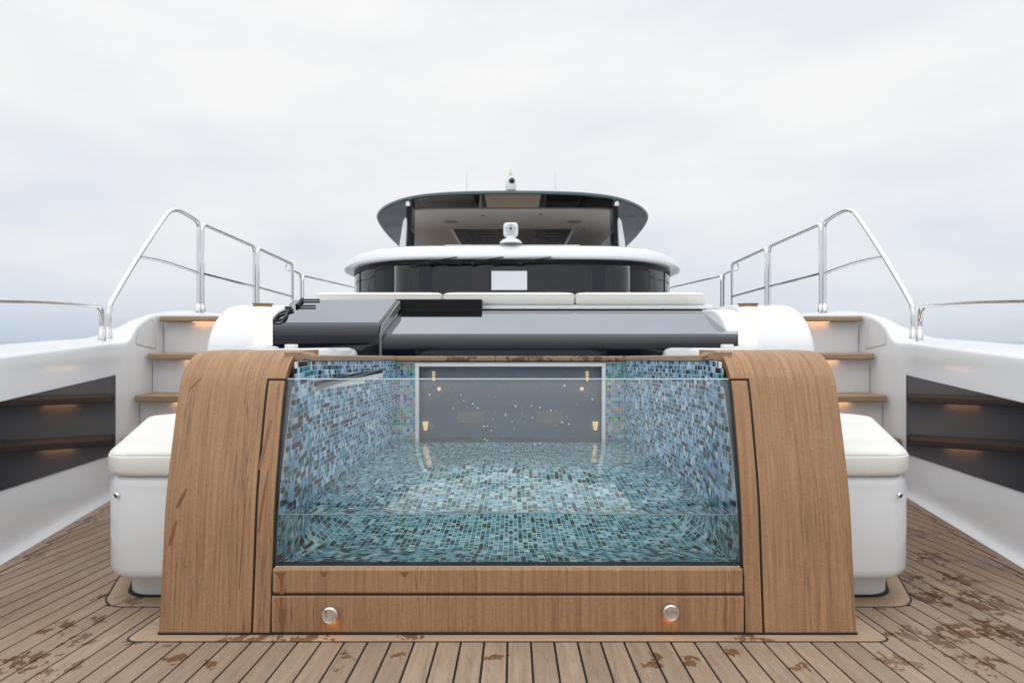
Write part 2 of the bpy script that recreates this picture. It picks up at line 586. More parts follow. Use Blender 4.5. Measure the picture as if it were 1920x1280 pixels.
DY0 = -4.2
deck = thing('deck', (0, 0, 0), 'weathered teak foredeck with black caulked seams and wet footprints', None, kind='structure')
base = MB()
ys = [DY0, -2, 0, 2, 4, 4.8, 6.0]
base.loft([[(-B(y) - .05, y, deck_z(y) - .05), (B(y) + .05, y, deck_z(y) - .05), (B(y) + .05, y, deck_z(y) - .004), (-B(y) - .05, y, deck_z(y) - .004)] for y in ys])
base.build('caulk_bed', M['caulk'], deck, smooth=0)

PW, GAP, CW = .0731, .0072, .125


def C(y): return B(y) - CW


def yC(x): return (x - 2.295 + CW) / .277 + 3.04    # where the covering board meets half breadth x


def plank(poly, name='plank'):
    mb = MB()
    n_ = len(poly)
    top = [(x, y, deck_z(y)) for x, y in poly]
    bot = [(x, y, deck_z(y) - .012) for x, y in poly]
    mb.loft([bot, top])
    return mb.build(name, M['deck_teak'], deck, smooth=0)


for s in (-1, 1):
    for i in range(36):
        xa, xb = i * PW, (i + 1) * PW
        ya, yb = yC(xa), yC(xb)
        if ya > 4.7: break
        nib = xa + .034
        a0, a1 = xa + GAP / 2, xb - GAP / 2
        ya = max(ya, DY0 + .1); yb = max(yb, DY0 + .1)
        if xb < 1.205: yend = 2.150
        elif xa < 1.44: yend = 2.475
        elif xa < 1.51: yend = 2.60
        else:
            yend = 4.75
        front = [(a0, ya + GAP / 2), (nib - GAP / 2, ya + GAP / 2), (a1, yb)] if ya > -4 else [(a0, ya), (a1, yb)]
        poly = front + [(a1, yend), (a0, yend)]
        if yend - ya > .05:
            # long planks are butted from two lengths
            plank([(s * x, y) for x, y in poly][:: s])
    # covering board with a joggle for every plank end
    mb = MB()
    for i in range(36):
        xa, xb = i * PW, (i + 1) * PW
        ya, yb = yC(xa), yC(xb)
        if ya < -4 or ya > 4.7: continue
        nib = xa + .034
        h = GAP / 2
        pl = [(nib + h, ya - h), (xb + h, yb - h), (B(yb - h) - .012, yb - h), (B(ya - h) - .012, ya - h)]
        b_ = mb.add([(s * x, y, deck_z(y) + .0002) for x, y in pl])
        mb.face([b_, b_ + 1, b_ + 2, b_ + 3])
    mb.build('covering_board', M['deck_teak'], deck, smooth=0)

# margin boards round the pool casing and the two seats, each outlined by a caulked seam
def margin(pl, grow):
    mb = MB(); mb.prism_z(pl, -.012, .0016, zf=deck_z); mb.build('margin_board', M['margin_teak'], deck, smooth=0)
    cx_ = sum(p[0] for p in pl) / len(pl); cy_ = sum(p[1] for p in pl) / len(pl)
    mb = MB(); mb.prism_z(grow, -.0125, .0008, zf=deck_z); mb.build('margin_seam', M['caulk'], deck, smooth=0)


margin(round_poly([(-1.206, 2.147), (1.206, 2.147), (1.206, 2.44), (-1.206, 2.44)], [.045, .045, 0, 0]),
       round_poly([(-1.213, 2.140), (1.213, 2.140), (1.213, 2.44), (-1.213, 2.44)], [.05, .05, 0, 0]))
for s in (-1, 1):
    margin(round_poly([(s * 1.10, 2.468), (s * 1.43, 2.468), (s * 1.492, 2.53), (s * 1.60, 2.80), (s * 1.95, 3.75), (s * 1.10, 3.75)], [0, .05, .06, 0, 0, 0]),
           round_poly([(s * 1.10, 2.461), (s * 1.433, 2.461), (s * 1.499, 2.527), (s * 1.607, 2.797), (s * 1.957, 3.75), (s * 1.10, 3.75)], [0, .05, .06, 0, 0, 0]))

# ------------------------------------------------------------------ bulwarks
ZIN = [(-5, .58), (0, .768), (3.04, .881), (4.9, .945), (4.99, .965), (5.08, 1.064), (5.16, 1.105), (5.25, 1.14), (5.37, 1.165), (5.7, 1.18), (6.3, 1.20), (22, 1.20)]
ZOUT = [(-5, .60), (0, .79), (3.04, .905), (4.9, .963), (5.15, .98), (5.39, 1.03), (5.65, 1.13), (6.0, 1.20), (6.37, 1.235), (7, 1.24), (22, 1.24)]
for s in (-1, 1):
    side = 'left' if s < 0 else 'right'
    t = thing('bulwark', (s * 2.3, 3.0, 0), f'white curved bulwark along the deck on the {side} with a long dark glass panel', 'bulwark', 'bulwarks')
    st = [-4.9, -4, -3, -2, -1, 0, .8, 1.6, 2.4, 3.0, 3.6, 4.2, 4.6, 4.8, 4.9, 4.95, 5.0, 5.04, 5.08, 5.12, 5.16, 5.2, 5.25, 5.31, 5.37, 5.5, 5.65, 5.8, 6.0, 6.37, 7, 9, 12, 16, 22]
    rings = []
    for y in st:
        x = B(y); zi, zo = interp(ZIN, y), interp(ZOUT, y); d = deck_z(min(y, 5))
        w = min(.40, .1 + x * .25)
        pr = [(-.05, d - .02), (-.05, d + .003), (-.03, d + .006), (-.012, d + .018), (-.003, d + .04), (0, d + .08), (0, zi - .04), (.002, zi - .020), (.008, zi - .009), (.018, zi - .003), (.034, zi),
              (w * .5, lerp(zi, zo, .55) + .012), (w * .85, zo), (w * .96, zo - .012), (w, zo - .04), (w, zo - .15), (w * .9, -.6), (w * .5, -2.9), (-.05, -2.9)]
        rings.append([(s * (x + o), y, z) for o, z in pr])
    mb = MB(); mb.loft(rings)
    mb.build('shell', M['gelcoat'], t, smooth=50)
    # smoked glass panel on the inner face
    mb = MB()
    r1, r2 = [], []
    for k in range(24):
        y = lerp(-1.2, 4.79, k / 23)
        zt = .672 + (y - 3.04) * .0216; zb = .273 - (y - 3.04) * .066
        x = B(y) - .006
        r1.append([(s * (x), y, zb), (s * (x), y, zt), (s * (x + .012), y, zt), (s * (x + .012), y, zb)])
    mb.loft(r1)
    mb.build('glass_panel', M['dark_glass'], t, smooth=30)
    # small locker door in the stair side
    pl = round_poly([(5.06, .945 - .02), (5.09, 1.03), (5.27, 1.115), (5.30, 1.10), (5.345, .905), (5.33, .89)], [.02, .03, .02, .02, .01, .01])
    mb = MB(); mb.prism_x(pl, s * 2.786, s * 2.779)
    o = mb.build('locker_door', M['gelcoat_matt'], t, bevel=.002)
    mb = MB()
    big = [(lerp(5.2, y, 1.045), lerp(1.0, z, 1.055)) for y, z in pl]
    mb.prism_x(big, s * 2.784, s * 2.7805)
    mb.build('locker_seal', simple('grey_seal', (.38, .39, .40), .5, noise=.1, nscale=20), t)

# ------------------------------------------------------------------ stairs
TREADS = [(5.35, 1.145, .044), (5.18, .856, .050), (5.00, .552, .052), (4.82, .262, .052)]
for s in (-1, 1):
    side = 'left' if s < 0 else 'right'
    t = thing('staircase', (s * 2.42, 4.8, deck_z(4.8)), f'white stairs with teak treads and warm underlighting, beside the {side} bulwark', 'stairs', 'side stairs')
    x0, x1 = 2.03, 2.776
    prof = [(4.93, -.3), (4.93, .262 - .05)]
    for (y, z, th), (y2, z2, th2) in zip(TREADS[::-1], TREADS[::-1][1:] + [(5.35, 1.145, .044)]):
        prof += [(y + .11, z - .052), (y2 + .11 if y != 5.35 else 6.4, z - .052)]
    prof = [(4.93, -.3)]
    for y, z, th in TREADS[::-1]:
        prof += [(y + .11, (prof[-1][1])), (y + .11, z - th - .001)]
    prof += [(9.0, 1.10), (9.0, -.3)]
    mb = MB(); mb.prism_x(prof, s * x0, s * x1)
    mb.build('stair_body', M['gelcoat_matt'], t, smooth=0)
    for y, z, th in TREADS:
        mb = MB(); mb.box(s * (x0 + .01), s * 2.762, y, y + .30, z - th, z)
        mb.build('tread', M['tread_teak'], t, bevel=.014, seg=3)
        for g_ in range(4):
            pass
        mb = MB(); mb.box(s * 2.33, s * 2.53, y + .066, y + .098, z - th - .001, z - th + .004)
        mb.build('light_strip', M['led'], t, smooth=0)

# upper deck between the stair heads
ud = MB()
ud.prism_z([(-2.78, 5.47), (2.78, 5.47), (2.78, 22), (-2.78, 22)], 1.02, 1.128)
ud.build('upper_deck', M['gelcoat_matt'], kind='structure', smooth=0)
ud = MB(); ud.box(-2.3, 2.3, 13.0, 21.8, 1.130, 1.142)
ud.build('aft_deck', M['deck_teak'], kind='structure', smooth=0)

# ------------------------------------------------------------------ rounded white coamings between stairs and lounge
FP = [(4.55, deck_z(4.5)), (4.57, .5), (4.60, .87), (4.67, 1.02), (4.76, 1.105), (4.87, 1.165), (5.02, 1.205), (5.2, 1.222), (5.6, 1.225)]
for s in (-1, 1):
    side = 'left' if s < 0 else 'right'
    t = thing('coaming', (s * 1.85, 4.6, deck_z(4.6)), f'tall rounded white coaming between the {side} stairs and the dark glass', 'coaming', 'rounded white coamings')
    pf = smooth_path([(0, y, z) for y, z in FP], 5)
    poly = [(p[1], p[2]) for p in pf] + [(7.5, 1.225), (7.5, -.3), (4.6, -.3)]
    mb = MB(); mb.prism_x(poly, s * 1.66, s * 2.06)
    mb.build('shell', M['gelcoat'], t, smooth=30, bevel=.03, seg=4)
    poly2 = [(lerp(5.2, p[1], .93) + .02, p[2] - .03) for p in pf] + [(7.4, 1.19), (7.4, -.2), (4.7, -.2)]
    mb = MB(); mb.prism_x(poly2, s * 1.50, s * 1.668)
    mb.build('inner_moulding', M['gelcoat'], t, smooth=30, bevel=.02, seg=3)

# ------------------------------------------------------------------ plunge pool
PF = smooth_path([(0, 2.200, .004), (0, 2.222, .21), (0, 2.244, .42), (0, 2.286, .606), (0, 2.338, .79), (0, 2.380, .853), (0, 2.440, .893), (0, 2.53, .909), (0, 2.75, .912)], 6)
PF = [(p[1], p[2]) for p in PF]


def prof_at(z):
    if z <= PF[0][1]: return PF[0][0]
    for (y0, z0), (y1, z1) in zip(PF, PF[1:]):
        if z0 <= z <= z1: return lerp(y0, y1, (z - z0) / (z1 - z0))
    return PF[-1][0]


def prof_normals(P):
    out = []
    for i, p in enumerate(P):
        a, c = P[max(i - 1, 0)], P[min(i + 1, len(P) - 1)]
        dy, dz = c[0] - a[0], c[1] - a[1]
        L = sqrt(dy * dy + dz * dz)
        out.append((-dz / L, dy / L))
    return out


pool = thing('plunge_pool', (0, 3.1, deck_z(3.1)), 'teak cased plunge pool with clear front pane and blue glass mosaic', 'pool')
SEAM = .818
NW = prof_normals(PF)


def casing(x_in_low, x_in_high, x_out, zlo, zhi, name, s, material, thick=.03, inset=0, bevel=.006):
    rings = []
    st = [(zlo, prof_at(zlo))] + [(z, y) for y, z in PF if zlo < z < zhi] + ([(zhi, prof_at(zhi))] if zhi < PF[-1][1] else [])
    seq = []
    for z, y in st:
        seq.append((y, z))
    if zlo < SEAM < zhi:
        k = next(i for i, (y, z) in enumerate(seq) if z > SEAM)
        seq = seq[:k] + [(prof_at(SEAM), SEAM)] + seq[k:]
    nn = prof_normals(seq)
    done = False
    for (y, z), (ny, nz) in zip(seq, nn):
        def ring(xi):
            a = (y - ny * inset, z - nz * inset); c = (y - ny * (inset + thick), z - nz * (inset + thick))
            return [(s * xi, *a), (s * x_out, *a), (s * x_out, *c), (s * xi, *c)]
        if z < SEAM - 1e-6: rings.append(ring(x_in_low))
        elif not done:
            rings.append(ring(x_in_low)) if x_in_low != x_in_high else None
            rings.append(ring(x_in_high)); done = True
        else: rings.append(ring(x_in_high))
    mb = MB(); mb.loft(rings)
    return mb.build(name, material, pool, smooth=40, bevel=bevel, seg=3)


for s in (-1, 1):
    casing(.8295, .766, 1.124, -.04, 9, 'casing', s, M['pool_teak'], bevel=.007)
    casing(.768, .768, .8215, -.04, SEAM - .007, 'jamb', s, M['panel_teak'], bevel=.004)
    casing(.770, .770, 1.10, .195, .90, 'caulk_backing', s, M['caulk'], thick=.02, inset=.006, bevel=0)
    # outer cheek behind the casing
    mb = MB()
    ck = [(prof_at(z) + .034, z) for z in (.0, .2, .4, .6, .8)] + [(2.5, .885), (4.3, .80), (4.3, -.1)]
    mb.prism_x(ck, s * 1.06, s * 1.116)
    mb.build('cheek', M['gelcoat'], pool, smooth=30)
# front panels, sill and plinth seam
mb = MB(); mb.box(-.763, .763, 2.2085, 2.262, .1280, .212)
mb.build('upper_front_panel', M['panel_teak'], pool, bevel=.010, seg=3)
mb = MB(); mb.box(-.763, .763, 2.2040, 2.25, -.004, .1225)
mb.build('lower_front_panel', M['panel_teak'], pool, bevel=.003)
mb = MB(); mb.box(-.766, .766, 2.213, 2.30, -.01, .190)
mb.build('caulk_backing', M['caulk'], pool, smooth=0)
mb = MB(); mb.box(-1.1265, 1.1265, 2.1965, 2.28, -.012, .0085)
mb.build('base_seam', M['caulk'], pool, smooth=0)

mb = MB(); mb.box(-.757, .757, 2.222, 2.2335, .2121, .2136)
mb.build('sill_sealant', simple('weathered_sealant', (.50, .53, .51), .5, noise=.1, nscale=14), pool, smooth=0)

# glass pane with its black gasket
GZ0, GZ1 = .2125, .8165


def glass_y(z): return prof_at(z) + .012


gz = [lerp(GZ0, GZ1, k / 10) for k in range(11)]
mb = MB()
for x0, x1, mi in ((-.765, .765, 0),):
    rings = [[(x0, glass_y(z), z), (x1, glass_y(z), z), (x1, glass_y(z) + .012, z), (x0, glass_y(z) + .012, z)] for z in gz]
    mb.loft(rings, caps=False)
    k = len(mb.v) - 4
    mb.face((k, k + 1, k + 2, k + 3), 1)
    mb.face((3, 2, 1, 0), 0)
mb.build('front_pane', [M['pane'], M['pane_edge']], pool, smooth=40)
for s in (-1, 1):
    rings = [[(s * .7630, glass_y(z) - .002, z), (s * .768, glass_y(z) - .006, z), (s * .768, glass_y(z) + .0125, z), (s * .7630, glass_y(z) + .0125, z)] for z in gz]
    mb = MB(); mb.loft(rings); mb.build('side_gasket', M['rubber'], pool, smooth=30)
mb = MB(); mb.box(-.7600, .7600, glass_y(.22) - .008, glass_y(.22) + .02, .200, .2190); mb.build('bottom_gasket', M['rubber'], pool, bevel=.002)

# mosaic lining: one profile (wall, cove, floor, cove, wall) swept aft
YF, YB = glass_y(.25) + .014, 4.06
FLOOR = .197
def CR(y): return interp([(2.30, .02), (2.40, .03), (2.52, .115)], y)




def half_w(y):                                  # half breadth of the lining
    return interp([(2.25, .763), (2.47, .728), (3.2, .712), (4.06, .682)], y)


def rim(y): return interp([(2.36, .874), (2.5, .877), (4.06, .828)], y)


PITCH = .0187
ROWS_WALL = 31                                  # rows from the rim down to the cove
ROWS_COVE = 9


def wall_rows(y, s):                            # list of cross-section points from rim to floor centre, row joints
    hw = half_w(y); top = rim(y); R = CR(y); wall_h0 = FLOOR + R
    pts = []
    nw = 30
    for k in range(nw + 1): pts.append((s * hw, lerp(top, wall_h0, k / nw), 'w'))
    for k in range(1, ROWS_COVE + 1):
        a = (pi / 2) * k / ROWS_COVE
        pts.append((s * (hw - R + R * cos(a)), wall_h0 - R * sin(a), 'c'))
    nf = 34
    for k in range(1, nf + 1): pts.append((s * lerp(hw - R, 0, k / nf), FLOOR, 'f'))
    return pts


PALETTE = [((.60, .76, .90), 19), ((.30, .51, .74), 24), ((.16, .34, .52), 17), ((.05, .27, .33), 15), ((.028, .028, .036), 25)]
PCOL = [c for c, w in PALETTE for _ in range(w)]


PALETTE_F = [((.74, .88, .95), 22), ((.36, .61, .74), 21), ((.15, .43, .54), 17), ((.035, .31, .36), 16), ((.022, .026, .030), 24)]
PCOL_F = [c for c, w in PALETTE_F for _ in range(w)]


def tile_colour(floor=False):
    c = random.choice(PCOL_F if floor else PCOL)
    k = random.uniform(.82, 1.18)
    return (c[0] * k, c[1] * k, c[2] * k, 1)


LENS = [.0075, .0095, .0095, .0125, .0125, .0175, .0185, .026, .034]
tiles = []                                      # (8 corners, colour, size in the picture)
for s in (-1, 1):
    n_rows = 30 + ROWS_COVE + 34
    for r in range(n_rows):
        ystart = None
        # the front pane leans: rows begin where it stands
        zz = wall_rows(2.4, s)[r][1]
        y = max(glass_y(min(max(zz, GZ0), GZ1)) + .015, YF) + random.uniform(0, .004)
        if zz > .81: y = 2.362 if zz < .86 else 2.40
        while y < YB - .006:
            L = min(random.choice(LENS), YB - y)
            if YB - (y + L) < .006: L = YB - y
            A, Bq = wall_rows(y + .0012, s), wall_rows(y + L - .0012, s)
            (xa, za, k1), (xb, zb, k2) = A[r], A[r + 1]
            (xc, zc, _), (xd, zd, _) = Bq[r], Bq[r + 1]
            g = .07
            c4 = [Vector((lerp(xa, xb, g), y + .0012, lerp(za, zb, g))), Vector((lerp(xa, xb, 1 - g), y + .0012, lerp(za, zb, 1 - g))),
                  Vector((lerp(xc, xd, 1 - g), y + L - .0012, lerp(zc, zd, 1 - g))), Vector((lerp(xc, xd, g), y + L - .0012, lerp(zc, zd, g)))]
            nrm = (c4[1] - c4[0]).cross(c4[3] - c4[0]).normalized()
            mid = (c4[0] + c4[2]) / 2
            toward = Vector((0, mid.y, .7)) - mid
            if nrm.dot(toward) < 0: nrm = -nrm
            # no tiles where the black strip of the overflow slot lies
            skip = s < 0 and 2.54 < mid.y < 3.72 and .752 < mid.z < .796
            if not skip:
                lo = [p - nrm * .0005 for p in c4]; hi = [p + nrm * .0018 for p in c4]
                view = Vector((CX, 0, E)) - mid
                area = ((c4[1] - c4[0]).cross(c4[3] - c4[0])).length * abs(nrm.dot(view.normalized())) / view.length_squared
                tiles.append((lo + hi, tile_colour(k1 != 'w' or mid.z < .36), area))
            y += L


def put_tile(mb, vs, c):
    b_ = mb.add(vs)
    for q in ((4, 5, 6, 7), (0, 1, 5, 4), (1, 2, 6, 5), (2, 3, 7, 6), (3, 0, 4, 7), (3, 2, 1, 0)):
        mb.face([b_ + i for i in q], 0, c)


tiles.sort(key=lambda q: -q[2])
for vs, c, a in tiles[:298]:
    mb = MB(); put_tile(mb, vs, c); mb.build('tile', M['tile'], pool, smooth=0)
mb = MB()
for vs, c, a in tiles[298:]: put_tile(mb, vs, c)
mb.build('mosaic_tiles', M['tile'], pool, smooth=0, kind='stuff')
# grout shell behind the tiles
mb = MB()
ysl = [2.8, 3.2, 3.6, YB + .01]
for s in (-1, 1):
    ring0 = []
    for x, z, _ in wall_rows(2.36, s):
        y_ = glass_y(min(max(z, GZ0), GZ1)) + .0135
        ring0.append((y_, z))
    rr = [[(wall_rows(y_, s)[k][0] * 1.001, y_, wall_rows(y_, s)[k][1]) for k, (y_, _z) in enumerate(ring0)]]
    rr += [[(x, y, z) for x, z, _ in wall_rows(y, s)] for y in (2.40, 2.47, 2.52) + tuple(ysl) if y in (2.40, 2.52) or y > 2.6 or y == 2.47]
    mb.loft(rr, closed=False, caps=False)
mb.build('grout_lining', M['grout'], pool, smooth=50)

# back wall: pearl mosaic either side of the window
IRI = [(.10, .30, .52), (.28, .50, .66), (.12, .42, .44), (.40, .30, .48), (.55, .30, .36), (.52, .60, .70), (.08, .12, .35), (.48, .46, .22), (.16, .42, .30), (.34, .52, .62), (.42, .58, .70)]
mb = MB()
for s in (-1, 1):
    gb = MB(); gb.box(s * .555, s * .72, YB + .004, YB + .03, FLOOR - .05, .825); gb.build('back_grout', M['grout'], pool, smooth=0)
    x = .562
    while x < .685:
        z = .205
        while z < .815:
            q = .0185
            vs = [Vector((s * (x + a), YB + (.004 if d == 0 else .001), z + c)) for d in (0, 1) for a, c in ((.0007, .0007), (q - .0012, .0007), (q - .0012, q - .0012), (.0007, q - .0012))]
            c = random.choice(IRI); k = random.uniform(.75, 1.2)
            put_tile(mb, vs, (c[0] * k, c[1] * k, c[2] * k, 1))
            z += q
        x += .0187
mb.build('pearl_tiles', M['tile_iri'], pool, smooth=0, kind='stuff')

# window in the back wall
win = thing('back_window', (0, YB, .3))
win.parent = pool; win.location = Vector((0, YB, .3)) - Vector(pool.location)
fr = MB()
fr.box(-.566, .566, YB - .012, YB + .02, .796, .8195)
for s in (-1, 1): fr.box(s * .543, s * .566, YB - .012, YB + .02, .20, .7955)
fr.build('window_frame', M['frame_white'], win, bevel=.003)
pn = MB(); pn.box(-.5425, .5425, YB + .003, YB + .013, .20, .7955); pn.build('window_pane', M['port'], win, smooth=0)
rm = MB()
rm.box(-.60, .60, YB + 1.6, YB + 1.63, .15, .80)
rm.box(-.63, -.60, YB + .04, YB + 1.6, .15, .80); rm.box(.60, .63, YB + .04, YB + 1.6, .15, .80)
rm.box(-.6, .6, YB + .04, YB + 1.6, .10, .148); rm.box(-.6, .6, YB + .04, YB + 1.6, .800, .82)
rm.build('dim_interior', simple('dim_cabin_lining', (.50, .575, .65), .6, noise=.1, nscale=3), win, smooth=0)
l1 = MB(); l1.box(-.59, .59, YB + .062, YB + .075, .16, .798); l1.build('painted_sky_sheen', simple('painted_sky_sheen', (.30, .345, .395), .35, noise=.12, nscale=3), win, smooth=0)  # grey sheet added behind the pane, painting the sky's pale reflection
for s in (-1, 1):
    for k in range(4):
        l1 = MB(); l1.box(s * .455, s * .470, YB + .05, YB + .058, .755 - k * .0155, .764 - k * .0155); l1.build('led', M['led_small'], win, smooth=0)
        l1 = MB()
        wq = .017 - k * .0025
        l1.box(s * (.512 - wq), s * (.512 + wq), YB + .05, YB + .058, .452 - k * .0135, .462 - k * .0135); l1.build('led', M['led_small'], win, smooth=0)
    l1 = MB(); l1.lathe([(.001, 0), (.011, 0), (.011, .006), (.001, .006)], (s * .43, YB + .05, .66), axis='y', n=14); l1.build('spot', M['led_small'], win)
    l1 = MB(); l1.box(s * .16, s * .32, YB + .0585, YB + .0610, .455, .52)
    l1.build('painted_glow_panel', simple('warm_painted_glow', (.40, .36, .33), .6, emit=(1, .70, .50), es=.03), win, smooth=0)  # warm lit look painted into the plate as a faint glow

# overflow slot in the mosaic wall
sl = MB()
sl.loft([[(-half_w(y) - .01, y, .776), (-half_w(y) + .0012, y, .776), (-half_w(y) + .0012, y, .793), (-half_w(y) - .01, y, .793)] for y in (2.545, 2.8, 3.2, 3.715)]); sl.build('overflow_slot_shade', M['black'], pool, smooth=0)  # black strip set slightly proud, painting the dark inside the slot
sl = MB()
rg = []
for y, h, o in ((2.55, .046, .016), (2.75, .040, .015), (3.2, .026, .012), (3.70, .012, .006)):
    x = -half_w(y)
    rg.append([(x - .004, y, .802 - h), (x + o, y, .800 - h * .45), (x + o + .002, y, .803 - h * .40), (x + .004, y, .806 - h)])
sl.loft(rg); sl.build('overflow_lip', M['satin'], pool, smooth=40)
sl = MB()
sl.tube([(-half_w(y) + .003, y, .797) for y in (2.54, 2.9, 3.3, 3.72)], .0035, 8); sl.build('overflow_trim', M['steel'], pool)

# coping
for s in (-1, 1):
    rings = []
    for y, xo in ((2.44, .80), (2.52, .80), (3.0, .795), (3.6, .775), (4.02, .760), (4.10, .757)):
        hw = half_w(y) - .006
        zt = interp([(2.44, .906), (2.52, .896), (4.10, .858)], y)
        rings.append([(s * hw, y, zt - .022), (s * (hw + .004), y, zt - .004), (s * (hw + .014), y, zt), (s * xo, y, zt), (s * xo, y, zt - .03), (s * (hw + .01), y, zt - .03)])
    mb = MB(); mb.loft(rings); mb.build('side_coping', M['coping_teak'], pool, smooth=40)
mb = MB(); mb.box(-.682, .682, 4.032, 4.12, .829, .8572); mb.build('back_coping', M['coping_teak'], pool, bevel=.006)
mb = MB(); mb.box(-.70, .70, YB + .035, 4.14, .822, .8285); mb.build('coping_seam', M['caulk'], pool, smooth=0)
# rounded teak nose where the casing turns onto the coping
for s in (-1, 1):
    mb = MB()
    mb.tube(smooth_path([(s * .800, 2.48, .888), (s * .775, 2.50, .889), (s * .752, 2.535, .888), (s * .742, 2.60, .885)], 4), [.018] * 12 + [.016], 12)
    mb.build('coping_nose', M['coping_teak'], pool)

# white mouldings behind the casing (lamps stand on them)
for s in (-1, 1):
    t = thing('side_moulding', (s * .98, 3.3, .86), f'low white moulding along the {"left" if s < 0 else "right"} edge of the pool', 'moulding', 'pool edge mouldings')
    rings = []
    for y, zt, xi in ((2.76, .905, .86), (2.80, .9135, .85), (3.2, .9135, .83), (3.5, .913, .815), (3.62, .905, .815), (3.72, .885, .83)):
        rings.append([(s * xi, y, .80), (s * xi, y, zt - .012), (s * (xi + .012), y, zt), (s * 1.10, y, zt), (s * 1.118, y, zt - .02), (s * 1.118, y, .80)])
    mb = MB(); mb.loft(rings); mb.build('moulding_top', M['gelcoat'], t, smooth=50)
    mb = MB(); mb.box(s * .94, s * .985, 2.99, 3.04, .913, .9325); mb.build('cream_fitting', M['vinyl'], t, bevel=.004)

# water
WZ = .376


def wave(x, y):
    h = .0018 * sin(5.1 * x + 3.7 * y) + .0014 * sin(-7.3 * x + 6.1 * y + 1.0) + .001 * sin(13 * x + 9 * y)
    # a swell running up behind the pane, steepest facing it
    ex = math.exp(-((x - .06) / .50) ** 4)
    u = y + .035 * sin(6 * x) + .015 * sin(17 * x)
    up = min(max((u - 2.27) / .55, 0), 1); up = up * (1.15 - .15 * up)
    dn = min(max((u - 2.80) / 1.0, 0), 1); dn = 1 - dn * dn * (3 - 2 * dn)
    return WZ + h + -.006 + .050 * up * dn * ex


mb = MB()
nx, ny = 110, 110
yf = lambda z: glass_y(z) + .013
vid = []
for j in range(ny + 1):
    row = []
    for i in range(nx + 1):
        x = lerp(-.775, .775, i / nx); u_ = (0, .0012, .0025, .004, .006, .009)[j] if j < 6 else lerp(.009, 4.062 - yf(WZ), (j - 5) / (ny - 5))
        y = yf(WZ) + u_
        row.append(mb.add([(x, y, wave(x, y) + .0045 * math.exp(-u_ / .0022))]))
    vid.append(row)
for j in range(ny):
    for i in range(nx):
        mb.face((vid[j][i], vid[j][i + 1], vid[j + 1][i + 1], vid[j + 1][i]))
ZB = .17
bl = [mb.add([(mb.v[q][0], yf(.22), ZB)]) for q in vid[0]]
bb = [mb.add([(mb.v[q][0], 4.062, ZB)]) for q in vid[-1]]
for i in range(nx):
    mb.face((bl[i], bl[i + 1], vid[0][i + 1], vid[0][i]))
    mb.face((bb[i + 1], bb[i], vid[-1][i], vid[-1][i + 1]))
    mb.face((bl[i + 1], bl[i], bb[i], bb[i + 1]))
for side_, c0, c1 in ((0, bl[0], bb[0]), (nx, bl[-1], bb[-1])):
    mb.face([c0, c1] + [vid[j][side_] for j in range(ny, -1, -1)])
mb.build('pool_water', M['water'], smooth=30, kind='structure')

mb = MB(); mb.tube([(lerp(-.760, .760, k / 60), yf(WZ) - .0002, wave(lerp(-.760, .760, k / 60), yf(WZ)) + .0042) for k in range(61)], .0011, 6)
mb.build('waterline_glint', simple('painted_glint', (.62, .76, .76), .08), pool)  # pale tube added to paint the bright glint along the waterline
mb = MB(); mb.box(-.7625, .7625, glass_y(.8153) - .0016, glass_y(.8153) + .0122, .8136, .8172); mb.build('pane_edge', M['pane_edge'], pool, smooth=0)

# drops on the pane
rnd = random.Random(5)
mb = MB()
for k in range(110):
    z = rnd.uniform(.60, .80) if k < 90 else rnd.uniform(.42, .62)
    x = rnd.gauss(.05, .26)
    if abs(x) > .72: continue
    r = rnd.choice([.0010, .0013, .0016, .0022, .0028]) * (1 if k < 90 else .8)
    y = glass_y(z) - .0004
    a = rnd.uniform(-.6, .6)
    mb.lathe([(r * .3, -r * .7), (r * .8, -r * .45), (r, 0)], (x, y, z), axis='y', n=7)
mb.build('water_drops', simple('water_drop', (.75, .80, .84), .03, spec=1.0), pool, kind='stuff', smooth=60)

# wet runs down the teak
M['wet'] = simple('wet_teak_run', (.235, .112, .045), .2, noise=.08, nscale=30)


def run(pts, depth=.0008):                     # pts: (x, z, half width) down a face
    mb = MB(); rings = []
    for x, z, w in pts:
        y = (2.2082 if z > .128 else 2.2037) if abs(x) < .76 else prof_at(z) - .0008
        rings.append([(x - w, y + .0006, z), (x - w * .5, y - depth, z), (x + w * .5, y - depth, z), (x + w, y + .0006, z)])
    mb.loft(rings); return mb.build('wet_run', M['wet'], pool, smooth=60)


run([(-.735, .199, .024), (-.733, .19, .012), (-.732, .175, .007), (-.731, .129, .007)])
run([(-.731, .120, .006), (-.731, .10, .005), (-.730, .07, .010), (-.729, .045, .009), (-.728, .006, .004)])
run([(-.595, .200, .016), (-.594, .192, .010), (-.594, .184, .003)])
run([(-.335, .200, .020), (-.333, .192, .010), (-.333, .184, .003)])
for x, z, dx, dz, w in ((-.80, .68, -.025, -.16, .006), (-.795, .52, -.02, -.20, .005), (-1.05, .83, -.04, -.05, .004), (-1.06, .46, -.025, -.06, .007), (-1.085, .36, -.02, -.08, .006), (-.86, .50, -.012, -.36, .0025)):
    run([(x + dx * k / 4, z + dz * k / 4, w * (.35 + .65 * sin(pi * (k + .4) / 5))) for k in (range(5) if dz < 0 else range(4, -1, -1))])

